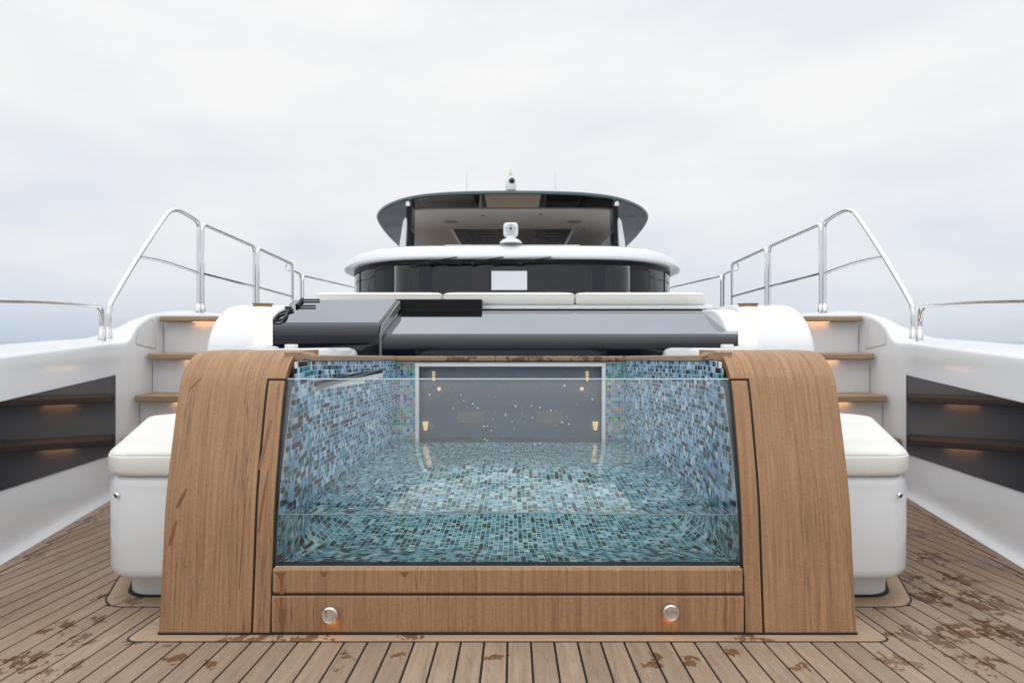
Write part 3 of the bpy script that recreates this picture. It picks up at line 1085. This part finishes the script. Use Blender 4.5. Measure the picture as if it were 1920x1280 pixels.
# chrome courtesy lights on the lower panel
for k, (x, z, lab) in enumerate(((-.568, .072, 'round chrome courtesy light with a dark scratch-like reflection on the pool front'), (.521, .080, 'round plain chrome courtesy light on the pool front below the clean end of the pane'))):
    y = 2.204
    t = thing('courtesy_light', (x, y, z), ('round chrome courtesy light glowing orange, left one on the lower teak front', 'round chrome courtesy light glowing orange, right one on the lower teak front')[k], 'light', 'courtesy lights on the pool front')
    mb = MB(); mb.lathe([(.002, -.030), (.0225, -.030), (.0265, -.027), (.0275, -.022), (.0275, -.016), (.024, -.013), (.024, .004), (.002, .004)], (x, y, z), axis='y', n=32)
    mb.build('cap', M['satin'], t, smooth=40)
    mb = MB(); mb.lathe([(.021, -.0305), (.0225, -.0312), (.0240, -.0300), (.0225, -.0295)], (x, y, z), axis='y', n=32); mb.build('rim', M['steel'], t)
    mb = MB(); mb.box(x - .012, x + .012, y - .0125, y - .004, z - .0278, z - .0262); mb.build('bulb', simple('amber_led', (1, .6, .3), .4, emit=(1, .40, .10), es=11), t, smooth=0)

# ------------------------------------------------------------------ table lamps
for s in (-1, 1):
    px = 1.157 if s < 0 else 1.118
    x, y, z0 = s * px, 3.2, .9145
    t = thing('table_lamp', (x, y, z0), f'glowing white cylinder lamp with thin wooden cap, on the {"left" if s < 0 else "right"} of the pool', 'lamp', 'cylinder lamps by the pool')
    mb = MB(); mb.lathe([(.002, 0), (.072, 0), (.072, .003), (.060, .0075), (.040, .009), (.002, .009)], (x, y, z0), n=32); mb.build('foot', M['gelcoat'], t)
    mb = MB()
    pr = [(.002, .009)]
    for k in range(8):
        a = .011 + k * .0225
        pr += [(.0432, a), (.0440, a + .003), (.0440, a + .018), (.0432, a + .021)]
    pr += [(.043, .192), (.002, .192)]
    mb.lathe(pr, (x, y, z0), n=32); mb.build('diffuser', M['lamp_glow'], t, smooth=60)
    mb = MB(); mb.lathe([(.002, .193), (.0425, .193), (.0425, .2045), (.002, .2045)], (x, y, z0), n=32); mb.build('cap', M['lamp_wood'], t)
    mb = MB(); mb.lathe([(.002, .205), (.049, .205), (.050, .2075), (.030, .210), (.002, .210)], (x, y, z0), n=32); mb.build('lid', simple('lamp_lid', (.36, .30, .24), .3, metal=.6, noise=.05), t)
    if s < 0:
        pass

# ------------------------------------------------------------------ seats beside the pool
for s in (-1, 1):
    side = 'left' if s < 0 else 'right'
    t = thing('bench', (s * 1.45, 3.0, deck_z(3.0)), f'white bench with cream cushion on the {side} of the pool', 'bench', 'benches beside the pool')

    def plan(g=0, yf_=2.45, xi=1.118):
        return round_poly([(s * xi, yf_ + g), (s * (1.40 - g), yf_ + g), (s * (1.462 - g), yf_ + .05 + g), (s * (1.50 - g), yf_ + .14 + g), (s * (1.90 - g), 3.58 - g), (s * (1.82 - g), 3.72 - g), (s * xi, 3.72 - g)],
                          [0, .06, .05, .1, .12, .1, 0], 5)
    mb = MB()
    rings = []
    for z, g in ((.080, .055), (.084, .030), (.092, .014), (.105, .004), (.125, 0), (.425, 0), (.440, .003), (.452, .010), (.458, .020)):
        rings.append([(x, y, z) for x, y in plan(g)])
    mb.loft(rings); mb.build('bench_base', M['gelcoat'], t, smooth=50)
    mb = MB(); mb.loft([[(x, y, z + (deck_z(y) if z < .03 else 0)) for x, y in plan(.006, 2.575)] for z in (-.005, .09)]); mb.build('plinth', M['gelcoat'], t, smooth=50)
    mb = MB(); mb.loft([[(x, y, z + deck_z(y)) for x, y in plan(.0, 2.567)] for z in (-.005, .008)]); mb.build('plinth_seal', M['caulk'], t, smooth=50)
    mb = MB()
    rings = []
    for z, g in ((.460, .030), (.463, .014), (.470, .004), (.480, 0), (.528, 0), (.5335, .0015), (.536, .005), (.5385, .0035), (.545, .007), (.553, .016), (.559, .032), (.563, .06), (.566, .11)):
        rings.append([(x, y, z) for x, y in plan(g, 2.435)])
    mb.loft(rings); mb.build('cushion', M['vinyl'], t, smooth=60)
    mb = MB(); mb.lathe([(.001, -.007), (.005, -.007), (.0095, -.004), (.0105, 0), (.001, 0)], (s * 1.405, 2.4505, .393), axis='y', n=18)
    b_ = mb.build('stud', M['steel'], t)
    mb = MB(); mb.lathe([(.001, -.0085), (.0045, -.0085), (.0045, -.007), (.001, -.007)], (s * 1.405, 2.4505, .393), axis='y', n=12); mb.build('stud_hole', M['black'], t)

# ------------------------------------------------------------------ dark glass hood in front of the sunpads
hood = thing('glass_hood', (.3, 4.65, .84), 'wide dark glass hood across the deck behind the pool, bright sky on its sloping top', 'hood')
PFH = [(4.62, .80), (4.605, .86), (4.60, .92), (4.607, .955), (4.625, .976), (4.655, .989), (5.40, 1.188), (5.40, 1.17), (4.68, .95), (4.68, .80)]
mb = MB(); mb.prism_x(PFH, -.872, 1.595); mb.build('glass_shell', M['black_glass'], hood, smooth=35, bevel=.004)
mb = MB()
mb.prism_x([(4.668, .9945), (5.392, 1.188), (5.392, 1.1900), (4.668, .9965)], -.862, 1.588)
mb.build('sloping_pane', simple('mirror_dark_glass', (.33, .36, .41), .05, metal=1, noise=.012, nscale=3), hood, smooth=0)
mb = MB(); mb.prism_x([(5.405, 1.14), (5.405, 1.203), (5.44, 1.206), (5.44, 1.14)], -.90, 1.66); mb.build('top_edge', M['black'], hood, bevel=.004)
mb = MB(); mb.prism_x([(4.66, .97), (4.70, .975), (5.42, 1.196), (5.42, 1.14), (4.7, .9)], 1.600, 1.650); mb.build('end_frame', M['black'], hood, bevel=.006)
mb = MB(); mb.prism_x([(4.70, .80), (4.70, .96), (5.35, 1.14), (5.35, .80)], -.86, 1.58); mb.build('hood_body', M['interior'], hood, smooth=0)

lid = thing('raised_hatch', (-1.27, 4.6, .84), 'raised dark glass hatch with black latch hooks beside the glowing lamp', 'hatch')
PFL = [(4.60, .80), (4.58, .90), (4.575, .985), (4.583, 1.025), (4.605, 1.05), (4.64, 1.066), (5.36, 1.270), (5.36, 1.235), (4.68, 1.03), (4.66, .80)]
mb = MB(); mb.prism_x(PFL, -1.64, -.885); mb.build('glass_shell', M['black_glass'], lid, smooth=35, bevel=.004)
mb = MB(); mb.prism_x([(4.65, 1.0710), (5.345, 1.2678), (5.345, 1.2698), (4.65, 1.0730)], -1.628, -.90); mb.build('sloping_pane', simple('hatch_glass', (.21, .25, .32), .05, metal=1, noise=.012, nscale=3), lid, smooth=0)
mb = MB(); mb.prism_x([(4.585, .82), (4.578, .985), (4.64, 1.06), (5.355, 1.262), (5.355, 1.20), (4.72, 1.0), (4.72, .82)], -.884, -.868); mb.build('side_flange', simple('grey_flange', (.16, .16, .165), .25, noise=.05), lid, bevel=.003)
mb = MB(); mb.prism_x([(4.64, 1.068), (5.36, 1.273), (5.36, 1.265), (4.64, 1.060)], -1.652, -1.641); mb.build('edge_trim', M['steel'], lid, bevel=.002)


for o_ in lid.children:
    for v_ in o_.data.vertices:
        if v_.co.x < -1.5: v_.co.x -= max(0, v_.co.y - 4.64) * .085


def on_lid(x, y, up=0): return (x, y, 1.066 + (y - 4.64) * (.204 / .72) + .006 + up)


lt = MB()
lt.tube([on_lid(-1.49, 5.31, .008), on_lid(-1.64, 5.31, .008)], .0065, 10); lt.tube([on_lid(-1.625, 5.31, .012), on_lid(-1.60, 5.10, .010)], .013, 10); lt.tube([on_lid(-1.60, 5.10, .008), on_lid(-1.46, 5.10, .008)], .0065, 10)
lt.build('latch_bracket', M['black'], lid)
lt = MB(); lt.tube([on_lid(-1.675, 5.05, .006), on_lid(-1.625, 5.04, .006)], .013, 12); lt.build('latch_roller', M['black'], lid)
lt = MB(); lt.tube(round_corners([on_lid(-1.590, 4.98, .008), on_lid(-1.650, 4.88, .010), on_lid(-1.625, 4.66, .010), on_lid(-1.580, 4.65, .010), on_lid(-1.565, 4.74, .010), on_lid(-1.625, 4.98, .010)], .05), .009, 10); lt.build('latch_hook', M['black'], lid)
mb = MB(); mb.box(-.93, -.235, 5.45, 5.60, 1.17, 1.282); mb.build('recess_shade', M['black'], lid, bevel=.004)  # solid black block painting the darkness of a deep recess

# ------------------------------------------------------------------ sunpads
pad_base = thing('sunpad_plinth', (.3, 5.9, 1.128), 'white moulded plinth with small studs under the cream sunpads', 'plinth')
mb = MB(); mb.box(-1.66, 1.66, 5.61, 6.9, 1.128, 1.246); mb.build('plinth_body', M['gelcoat'], pad_base, bevel=.01)
for k in range(7):
    x = -.18 + k * .286
    mb = MB(); mb.lathe([(.001, -.006), (.007, -.006), (.008, 0), (.001, 0)], (x, 5.6095, 1.215), axis='y', n=12); mb.build('stud', M['satin'], pad_base)
for x0, x1, lab in ((-1.62, -.568, 'cream sunpad cushion behind the raised dark hatch'), (-.562, .522, 'cream sunpad cushion in the middle, below the wheelhouse windows'), (.528, 1.60, 'cream sunpad cushion at the right end, thick squared edge')):
    t = thing('sunpad', ((x0 + x1) / 2, 6.2, 1.246), lab, 'sunpad', 'sunpads in a row')
    mb = MB(); rings = []
    for z, g in ((1.247, .02), (1.252, .005), (1.262, 0), (1.318, 0), (1.324, .002), (1.328, .005), (1.332, .004), (1.338, .010), (1.346, .03), (1.352, .08)):
        rings.append([(x, y, z) for x, y in round_poly([(x0 + g, 5.60 + g), (x1 - g, 5.60 + g), (x1 - g, 6.85 - g), (x0 + g, 6.85 - g)], .035)])
    mb.loft(rings); mb.build('cushion', M['vinyl'], t, smooth=60)
    mb = MB(); mb.tube(round_corners([(x0 + .02, 6.8, 1.327), (x0 + .003, 5.602, 1.327), (x1 - .003, 5.602, 1.327), (x1 - .02, 6.8, 1.327)], .03), .004, 6); mb.build('piping', M['vinyl'], t)

# ------------------------------------------------------------------ wheelhouse
WH = [(0, 8.0), (.75, 8.02), (1.30, 8.08), (1.62, 8.25), (1.88, 8.52), (2.11, 8.90), (2.28, 9.30), (2.38, 9.70), (2.43, 10.2), (2.44, 12.5)]


def sym(pl): return [(-x, y) for x, y in pl[::-1] if x > 0] + list(pl)


def offs(pl, d):                                # inset of a plan line
    out = []
    for i, p in enumerate(pl):
        a, c = pl[max(i - 1, 0)], pl[min(i + 1, len(pl) - 1)]
        tx, ty = c[0] - a[0], c[1] - a[1]; L = sqrt(tx * tx + ty * ty)
        out.append((p[0] - ty / L * d, p[1] + tx / L * d))
    return out


WHS = [tuple(p[:2]) for p in smooth_path([(x, y, 0) for x, y in sym(WH)], 4)]
wh = thing('wheelhouse', (0, 9.5, 1.13), 'white wheelhouse with dark wraparound windows and a projecting brow', 'wheelhouse')
mb = MB()
rings = []
for x_in, z in ((.30, 1.932), (.05, 1.924), (.008, 1.930), (.0, 1.942), (.004, 1.958), (.034, 2.02), (.072, 2.062), (.14, 2.088), (.5, 2.104)):
    rings.append([(x, y, z) for x, y in offs(WHS, x_in)])
mb.loft(rings, closed=False)
mb.build('brow', M['gelcoat'], wh, smooth=60)
for part_, zz0, zz1, m_ in (('roof', 2.10, 2.1195, 'gelcoat'), ('headlining', 2.09, 2.098, 'interior')):
    pl_ = offs(WHS, .5 if part_ == 'roof' else .19)
    fr_ = [p for p in pl_ if p[1] < 9.3]
    mb = MB(); mb.prism_z(fr_, zz0, zz1); mb.build(part_, M[m_], wh, smooth=0)
    up_ = .002 if part_ == 'roof' else 0
    mb = MB()
    for s in (-1, 1): mb.box(s * .9, s * 2.0, fr_[0][1] - .05, 12.4, zz0 + .001, zz1 + .001)
    mb.build(part_, M[m_], wh, smooth=0, kind='stuff')
    mb = MB(); e_ = .0 if part_ == 'roof' else .02
    mb.box(-.92 + e_, .92 - e_, 9.30 + e_, 12.4 - e_, 2.245 - e_ * 1.2, 2.26 - e_ * 1.2)
    mb.build(part_ + '_hatch', M[m_], wh, smooth=0)
mb = MB()
mb.box(-.92, .92, 9.30, 9.33, 2.095, 2.244)
for s in (-1, 1): mb.box(s * .905, s * .935, 9.331, 12.4, 2.122, 2.244)
mb.build('roof_coaming', M['gelcoat'], wh, smooth=0, kind='stuff')
for s in (-1, 1):
    mb = MB(); mb.box(s * .88, s * .902, 9.34, 12.3, 2.085, 2.225); mb.build('hatch_lining', M['interior'], wh, smooth=0)
WN = offs(WHS, .15)


def between(pl, xa, xb):                        # part of a plan line between two breadths (front part)
    def cut(p, q, x): t_ = (x - p[0]) / (q[0] - p[0]); return (x, lerp(p[1], q[1], t_))
    out = []
    for p, q in zip(pl, pl[1:]):
        if q[0] <= xa or p[0] >= xb or q[0] <= p[0] + 1e-6: continue
        a = cut(p, q, xa) if p[0] < xa else p
        c = cut(p, q, xb) if q[0] > xb else q
        if not out: out.append(a)
        out.append(c)
    return out


def strip(pl, z0, z1, th, name, m, parent, tilt=0):
    inn = offs(pl, th)
    mb = MB()
    mb.loft([[(p[0], p[1], z0), (p[0], p[1] + tilt, z1), (q[0], q[1] + tilt, z1), (q[0], q[1], z0)] for p, q in zip(pl, inn)])
    return mb.build(name, m, parent, smooth=40)


for xa, xb in ((-2.10, -1.115), (-.955, .955), (1.115, 2.10)):
    strip(between(WN, xa, xb), 1.26, 1.913, .012, 'window', M['window'], wh)
for xa, xb in ((-1.115, -.955), (.955, 1.115)):
    strip(between(WN, xa, xb), 1.26, 1.9135, .03, 'pillar', M['black_glass'], wh)
for s in (-1, 1):
    pl = [p for p in WN if p[0] * s > 2.10]
    pl.sort(key=lambda p: p[0] * s + p[1])
    if s < 0: pl = pl[::-1]
    pl = [p for p in pl if p[1] < 11]
    strip(pl, 1.26, 1.913, .014, 'side_window', M['black_glass'], wh)
    for yy in (9.05, 9.62):
        xx = s * (interp([(y, x) for x, y in [(p[0], p[1]) for p in offs(WH, .15)]], yy) + .004)
        mb = MB(); mb.tube([(xx, yy, 1.27), (xx, yy, 1.90)], .012, 8); mb.build('window_bar', M['gelcoat'] if yy > 9.3 else M['black'], wh)
mb = MB(); mb.loft([[(x, y, z) for x, y in offs(WHS, .146)] for z in (1.13, 1.2595)], closed=False); mb.build('lower_wall', M['gelcoat'], wh, smooth=50)
mb = MB(); mb.loft([[(x, y, z) for x, y in offs(WHS, .135)] for z in (1.865, 1.9135)], closed=False); mb.build('black_header', M['black'], wh, smooth=50)
# dark inside with the aft window letting the sky through
mb = MB()
yr = 11.2
mb.box(-2.2, -.345, yr, yr + .05, 1.13, 2.10); mb.box(.240, 2.2, yr, yr + .05, 1.13, 2.10)
mb.box(-.9, .9, yr, yr + .05, 2.175, 2.225); mb.box(-.9, -.345, yr, yr + .05, 2.1005, 2.1745); mb.box(.240, .9, yr, yr + .05, 2.1005, 2.1745); mb.box(-.345, .240, yr, yr + .05, 1.13, 1.79)
mb.build('aft_bulkhead', M['interior'], wh, smooth=0)
mb = MB(); mb.box(-2.15, 2.15, 8.55, 11.19, 1.13, 1.30); mb.build('console', M['interior'], wh, bevel=.02)
for s in (-1, 1):
    mb = MB(); mb.box(s * 2.14, s * 2.18, 9.6, 11.2, 1.13, 2.09); mb.build('side_lining', M['interior'], wh, smooth=0)
    # helm chairs showing as dark shapes
for x in (-.75, .62):
    mb = MB(); mb.box(x - .16, x + .16, 9.3, 9.5, 1.30, 1.66); mb.build('helm_seat', simple('helm_leather', (.07, .07, .075), .4, noise=.1), wh, bevel=.05, seg=3)
for x, pxs in ((-1.0, 0), (-.46, 0), (.10, 0)):
    z = 1.868; y = 7.99 + .03
    wpr = thing('window_wiper', (x, y, z)); wpr.parent = wh; wpr.location = Vector((x, y, z)) - Vector(wh.location)
    mb = MB(); mb.tube([(x - .02, y + .05, z - .005), (x + .05, y - .02, z + .012), (x + .36, y - .03, z + .062)], [.014, .012, .007], 8); mb.build('wiper_arm', M['black'], wpr)
    mb = MB(); mb.tube([(x - .34, y + .015, z - .005), (x + .42, y + .015, z + .020)], .008, 6); mb.build('wiper_blade', M['black'], wpr)
    mb = MB(); mb.lathe([(.001, -.02), (.018, -.02), (.02, 0), (.02, .06), (.001, .06)], (x, y, z), axis='y', n=12); mb.build('wiper_pivot', M['rubber'], wpr)

# flybridge aft of the brow (seen mirrored in the glossy soffit)
for s in (-1, 1):
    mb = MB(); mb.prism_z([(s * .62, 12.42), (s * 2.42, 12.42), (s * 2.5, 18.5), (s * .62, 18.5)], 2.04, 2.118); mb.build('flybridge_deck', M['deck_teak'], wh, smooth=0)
for x0_, x1_, y0_, y1_, z1_, m_ in ((-1.9, -.75, 13.8, 15.6, 2.42, 'lining'), (.66, 1.35, 13.4, 15.8, 2.50, 'black'), (1.45, 2.2, 13.6, 16.4, 2.45, 'rubber'), (-.74, -.64, 13.2, 14.2, 2.6, 'dark_glass')):
    mb = MB(); mb.box(x0_, x1_, y0_, y1_, 2.119, z1_); mb.build('flybridge_seat', M[m_], wh, bevel=.05, seg=3)

# searchlight on the brow
sx, sy, sz = -.015, 8.16, 2.113
t = thing('searchlight', (sx, sy, sz), 'square white searchlight standing on the wheelhouse brow', 'searchlight')
mb = MB(); mb.lathe([(.001, 0), (.135, 0), (.13, .02), (.10, .045), (.062, .06), (.055, .09), (.001, .09)], (sx, sy, sz), n=28); mb.build('pedestal', M['gelcoat'], t)
mb = MB(); mb.prism_x([(sy - .05, sz + .085), (sy + .10, sz + .085), (sy + .10, sz + .25), (sy - .05, sz + .25)], sx - .088, sx + .088); mb.build('housing', M['gelcoat'], t, bevel=.04, seg=5)
mb = MB(); mb.lathe([(.001, -.056), (.058, -.056), (.062, -.052), (.062, 0), (.001, 0)], (sx, sy, sz + .168), axis='y', n=28); mb.build('lens', simple('lamp_lens', (.55, .58, .60), .12, metal=.7, noise=.08, nscale=40), t)
mb = MB(); mb.lathe([(.001, -.066), (.017, -.066), (.017, -.05), (.001, -.05)], (sx, sy, sz + .172), axis='y', n=16); mb.build('bulb', simple('bulb_grey', (.12, .12, .12), .2, noise=.05), t)
for a in (.6, 2.54, 3.7, 5.7):
    mb = MB(); mb.tube([(sx + .02 * cos(a), sy - .058, sz + .17 + .02 * sin(a)), (sx + .055 * cos(a), sy - .058, sz + .17 + .055 * sin(a))], .006, 6); mb.build('reflector_rib', M['satin'], t)

# ------------------------------------------------------------------ hardtop
HT = [(0, 10.0), (.80, 10.06), (1.30, 10.22), (1.66, 10.48), (1.95, 10.86), (2.18, 11.30), (2.36, 11.85), (2.46, 12.5), (2.54, 13.5), (2.60, 15.0), (2.62, 17.5)]
HTS = [tuple(p[:2]) for p in smooth_path([(x, y, 0) for x, y in sym(HT)], 4)]
ht = thing('hardtop', (0, 12.5, 2.12), 'dark edged hardtop roof with grey headliner over the upper deck', 'hardtop')
mb = MB(); rings = []
for z, g in ((3.112, .03), (3.118, .006), (3.135, 0), (3.15, .004), (3.162, .03), (3.185, .5)):
    rings.append([(x, y, z) for x, y in offs(HTS, g)])
mb.loft(rings); mb.build('roof_shell', [M['edge_teal']], ht, smooth=50)
mb = MB(); mb.prism_z(offs(HTS, .032), 3.104, 3.1115); mb.build('gloss_border', simple('gloss_black_soffit', (.012, .011, .011), .03, spec=.22, noise=.015, nscale=3), ht, smooth=0)
# headliner ring round the sunroof
yo0, yo1 = 13.0, 16.0
mb = MB()
hl = round_poly([(-1.66, 11.12), (1.66, 11.12), (1.95, 13.0), (-1.95, 13.0)], [.25, .25, 0, 0])
mb.prism_z(hl, 3.082, 3.1035)
for s in (-1, 1): mb.prism_z([(s * 1.19, 13.0005), (s * 1.95, 13.0005), (s * 1.95, 16.5), (s * 1.19, 16.5)], 3.082, 3.1035)
mb.build('headliner', M['lining'], ht, smooth=30)
mb = MB(); mb.box(-1.19, 1.19, 13.0, 16.5, 3.098, 3.1032); mb.build('sunroof_blind', M['black'], ht, smooth=0)
for k in range(9):
    mb = MB(); mb.box(-1.17, 1.17, 13.1 + k * .36, 13.1 + k * .36 + .03, 3.094, 3.0975); mb.build('slat', M['rubber'], ht, smooth=0)
for s in (-1, 1):
    mb = MB(); mb.box(s * 1.13, s * 1.189, 13.01, 16.4, 3.074, 3.0975); mb.build('sunroof_rail', M['satin'], ht, bevel=.004)
for x, y in ((-1.1, 12.2), (1.1, 12.2)):
    mb = MB(); mb.lathe([(.001, 0), (.13, 0), (.13, .006), (.001, .006)], (x, y, 3.0755), n=24); mb.build('downlight', simple('downlight_ring', (.30, .29, .28), .35, noise=.05), ht)
for x, y in ((-.5, 11.6), (.48, 11.5), (1.35, 13.0)):
    mb = MB(); mb.lathe([(.001, 0), (.03, 0), (.03, .006), (.001, .006)], (x, y, 3.0755), n=12); mb.build('ceiling_stud', M['black'], ht)
for s in (-1, 1):
    mb = MB()
    mb.loft([[(s * (x - w), y, z), (s * (x + w), y, z), (s * (x + w), y + d, z), (s * (x - w), y + d, z)] for x, y, z, w, d in ((1.64, 10.72, 2.08, .030, .5), (1.64, 10.70, 2.6, .040, .45), (1.60, 10.62, 3.10, .045, .30))])
    mb.build('pillar', M['black_glass'], ht, bevel=.01)
    mb = MB()
    mb.loft([[(s * (x - w), y, z), (s * (x + w), y, z), (s * (x + w), y + .2, z), (s * (x - w), y + .2, z)] for x, y, z, w in ((1.735, 10.6, 2.08, .05), (1.70, 10.6, 2.5, .047), (1.665, 10.58, 2.80, .03), (1.652, 10.58, 2.86, .010))])
    mb.build('pillar_fairing', M['gelcoat'], ht, bevel=.008)
    mb = MB(); mb.tube([(s * 1.6, 10.55, 3.10), (s * 1.6, 10.55, 3.03)], .05, 12); mb.build('pillar_bracket', M['steel'], ht)

# mast camera and whip aerials on the hardtop
cxm, cym, czm = -.02, 10.3, 3.166
t = thing('mast_camera', (cxm, cym, czm), 'small white camera dome with black lens and tip light on the hardtop', 'camera')
mb = MB(); mb.lathe([(.001, 0), (.105, 0), (.10, .018), (.08, .03), (.08, .05), (.001, .05)], (cxm, cym, czm), n=24); mb.build('mount', M['black'], t)
mb = MB(); mb.lathe([(.001, .05), (.082, .05), (.084, .09), (.078, .16), (.066, .22), (.045, .265), (.001, .27)], (cxm, cym, czm), n=24); mb.build('body', M['gelcoat'], t)
mb = MB(); mb.lathe([(.001, -.092), (.03, -.09), (.042, -.08), (.046, -.05), (.001, -.05)], (cxm + .012, cym, czm + .185), axis='y', n=20); mb.build('lens', M['black_glass'], t)
mb = MB(); mb.lathe([(.001, .26), (.026, .26), (.028, .30), (.022, .325), (.012, .335), (.012, .36), (.001, .365)], (cxm - .01, cym, czm), n=16); mb.build('tip_light', simple('tip_light_glass', (.75, .72, .55), .2, noise=.05), t)
for x, lab in ((-.70, 'thin whip aerial left of the mast camera'), (.66, 'thin whip aerial right of the mast camera')):
    t = thing('whip_aerial', (x, 10.5, 3.16), lab, 'aerial', 'whip aerials')
    mb = MB(); mb.tube([(x, 10.5, 3.16), (x, 10.5, 3.54)], [.004, .003], 6); mb.build('rod', simple('grey_aerial', (.5, .51, .53), .4), t)
    mb = MB(); mb.lathe([(.001, 0), (.014, 0), (.010, .03), (.001, .03)], (x, 10.5, 3.16), n=10); mb.build('foot', M['gelcoat'], t)

# ------------------------------------------------------------------ stainless rails
RX = 2.92


def socket(mb, x, y, z, h=.085, r=.026): mb.lathe([(.001, -.01), (r, -.01), (r, h * .55), (r * .86, h * .62), (r * .74, h), (.001, h)], (x, y, z), n=16)


for s in (-1, 1):
    side = 'left' if s < 0 else 'right'

    # low bow rail along the bulwark
    def bx(y): return RX - .277 * max(4.86 - y, 0) - .02
    zb = .955
    t = thing('bow_rail', (s * bx(4.83), 4.83, zb), f'low single tube rail running along the {side} bulwark top', 'rail', 'bow rails')
    path = [(s * bx(4.83), 4.83, zb), (s * bx(4.83), 4.825, 1.195)] + [(s * bx(y), y, 1.215 - (4.8 - y) * .05) for y in (3.9, 3.2, 2.4, 1.6, .8, 0, -.8, -1.4)]
    mb = MB(); mb.tube(round_corners(path, [0, .09] + [.3] * 7 + [0], 6), .0165, 12); mb.build('top_rail', M['steel'], t, smooth=60)
    mb = MB(); mb.tube([(s * bx(4.83), 4.828, 1.08), (s * (bx(4.75)), 4.765, 1.150), (s * bx(4.66), 4.66, 1.200)], .010, 8); mb.build('brace', M['steel'], t)
    mb = MB(); socket(mb, s * bx(4.83), 4.83, zb, .10, .027); mb.build('base_socket', M['steel'], t, smooth=40)
    for y in (1.9, -1.3):
        mb = MB(); mb.tube([(s * bx(y), y, interp(ZIN, y)), (s * bx(y), y, 1.215 - (4.8 - y) * .05)], .014, 10); mb.build('post', M['steel'], t)

    # tall arch rail over the stairs
    t = thing('stair_rail', (s * RX, 4.96, zb), f'tall arched stainless handrail over the {side} stairs', 'rail', 'arched stair rails')
    pts = [(4.957, .95), (4.957, 1.10), (4.965, 1.177), (5.01, 1.258), (5.35, 1.614), (5.76, 2.0), (5.86, 2.065), (5.95, 2.09), (6.06, 2.093), (6.28, 2.072), (6.345, 2.055), (6.365, 2.02), (6.365, 1.9), (6.365, 1.25)]
    mb = MB(); mb.tube(smooth_path([(s * RX, y, z) for y, z in pts], 4), .0185, 12); mb.build('arch', M['steel'], t, smooth=60)
    mb = MB(); mb.tube(smooth_path([(s * RX, y, z) for y, z in ((5.37, 1.612), (5.68, 1.618), (6.0, 1.605), (6.365, 1.583))], 4), .0145, 10); mb.build('mid_rail', M['steel'], t, smooth=60)
    mb = MB(); socket(mb, s * RX, 4.957, zb, .10, .027); mb.build('base_socket', M['steel'], t, smooth=40)
    mb = MB(); socket(mb, s * RX, 6.365, 1.232, .07, .027); mb.build('base_socket', M['steel'], t, smooth=40)

    for (y0, y1, z0, z1, zm0, zm1, word) in ((6.445, 7.74, 2.055, 2.02, 1.585, 1.567, 'forward'), (7.84, 9.06, 2.015, 1.972, 1.566, 1.54, 'aft')):
        t = thing('side_rail', (s * RX, y0, 1.23), f'{word} two bar stainless guard rail on the {side} of the upper deck', 'rail', 'upper deck guard rails')
        mb = MB(); mb.tube(round_corners([(s * RX, y0, 1.235), (s * RX, y0, z0), (s * RX, y1, z1), (s * RX, y1, 1.235)], .07, 6), .0175, 12); mb.build('hoop', M['steel'], t, smooth=60)
        mb = MB(); mb.tube([(s * RX, y0, zm0), (s * RX, y1, zm1)], .0145, 10); mb.build('mid_rail', M['steel'], t)
        for yy in (y0, y1):
            mb = MB(); socket(mb, s * RX, yy, 1.232, .07, .026); mb.build('base_socket', M['steel'], t, smooth=40)
    # gate stub with hook, then the long aft rail
    t = thing('gate_rail', (s * RX, 9.35, 1.23), f'short gate rail with hook behind the {side} guard rail', 'rail', 'gate rails')
    mb = MB(); mb.tube(round_corners([(s * RX, 9.42, 1.235), (s * RX, 9.42, 1.875), (s * RX, 9.10, 1.885)], .07, 6), .014, 10); mb.build('hoop', M['steel'], t)
    mb = MB(); mb.tube([(s * (RX + .03 + .05 * sin(a)), 9.05, 1.94 + .055 * cos(a)) for a in [pi * k / 7 for k in range(8)]], .011, 8); mb.build('hook', M['steel'], t)
    t = thing('aft_rail', (s * RX, 9.55, 1.23), f'thin aft rail reaching behind the wheelhouse on the {side}', 'rail', 'aft rails')
    mb = MB(); mb.tube(round_corners([(s * RX, 9.53, 1.235), (s * RX, 9.53, 1.86), (s * RX, 13.5, 1.965), (s * RX, 13.5, 1.235)], .07, 6), .0135, 10); mb.build('hoop', M['steel'], t)
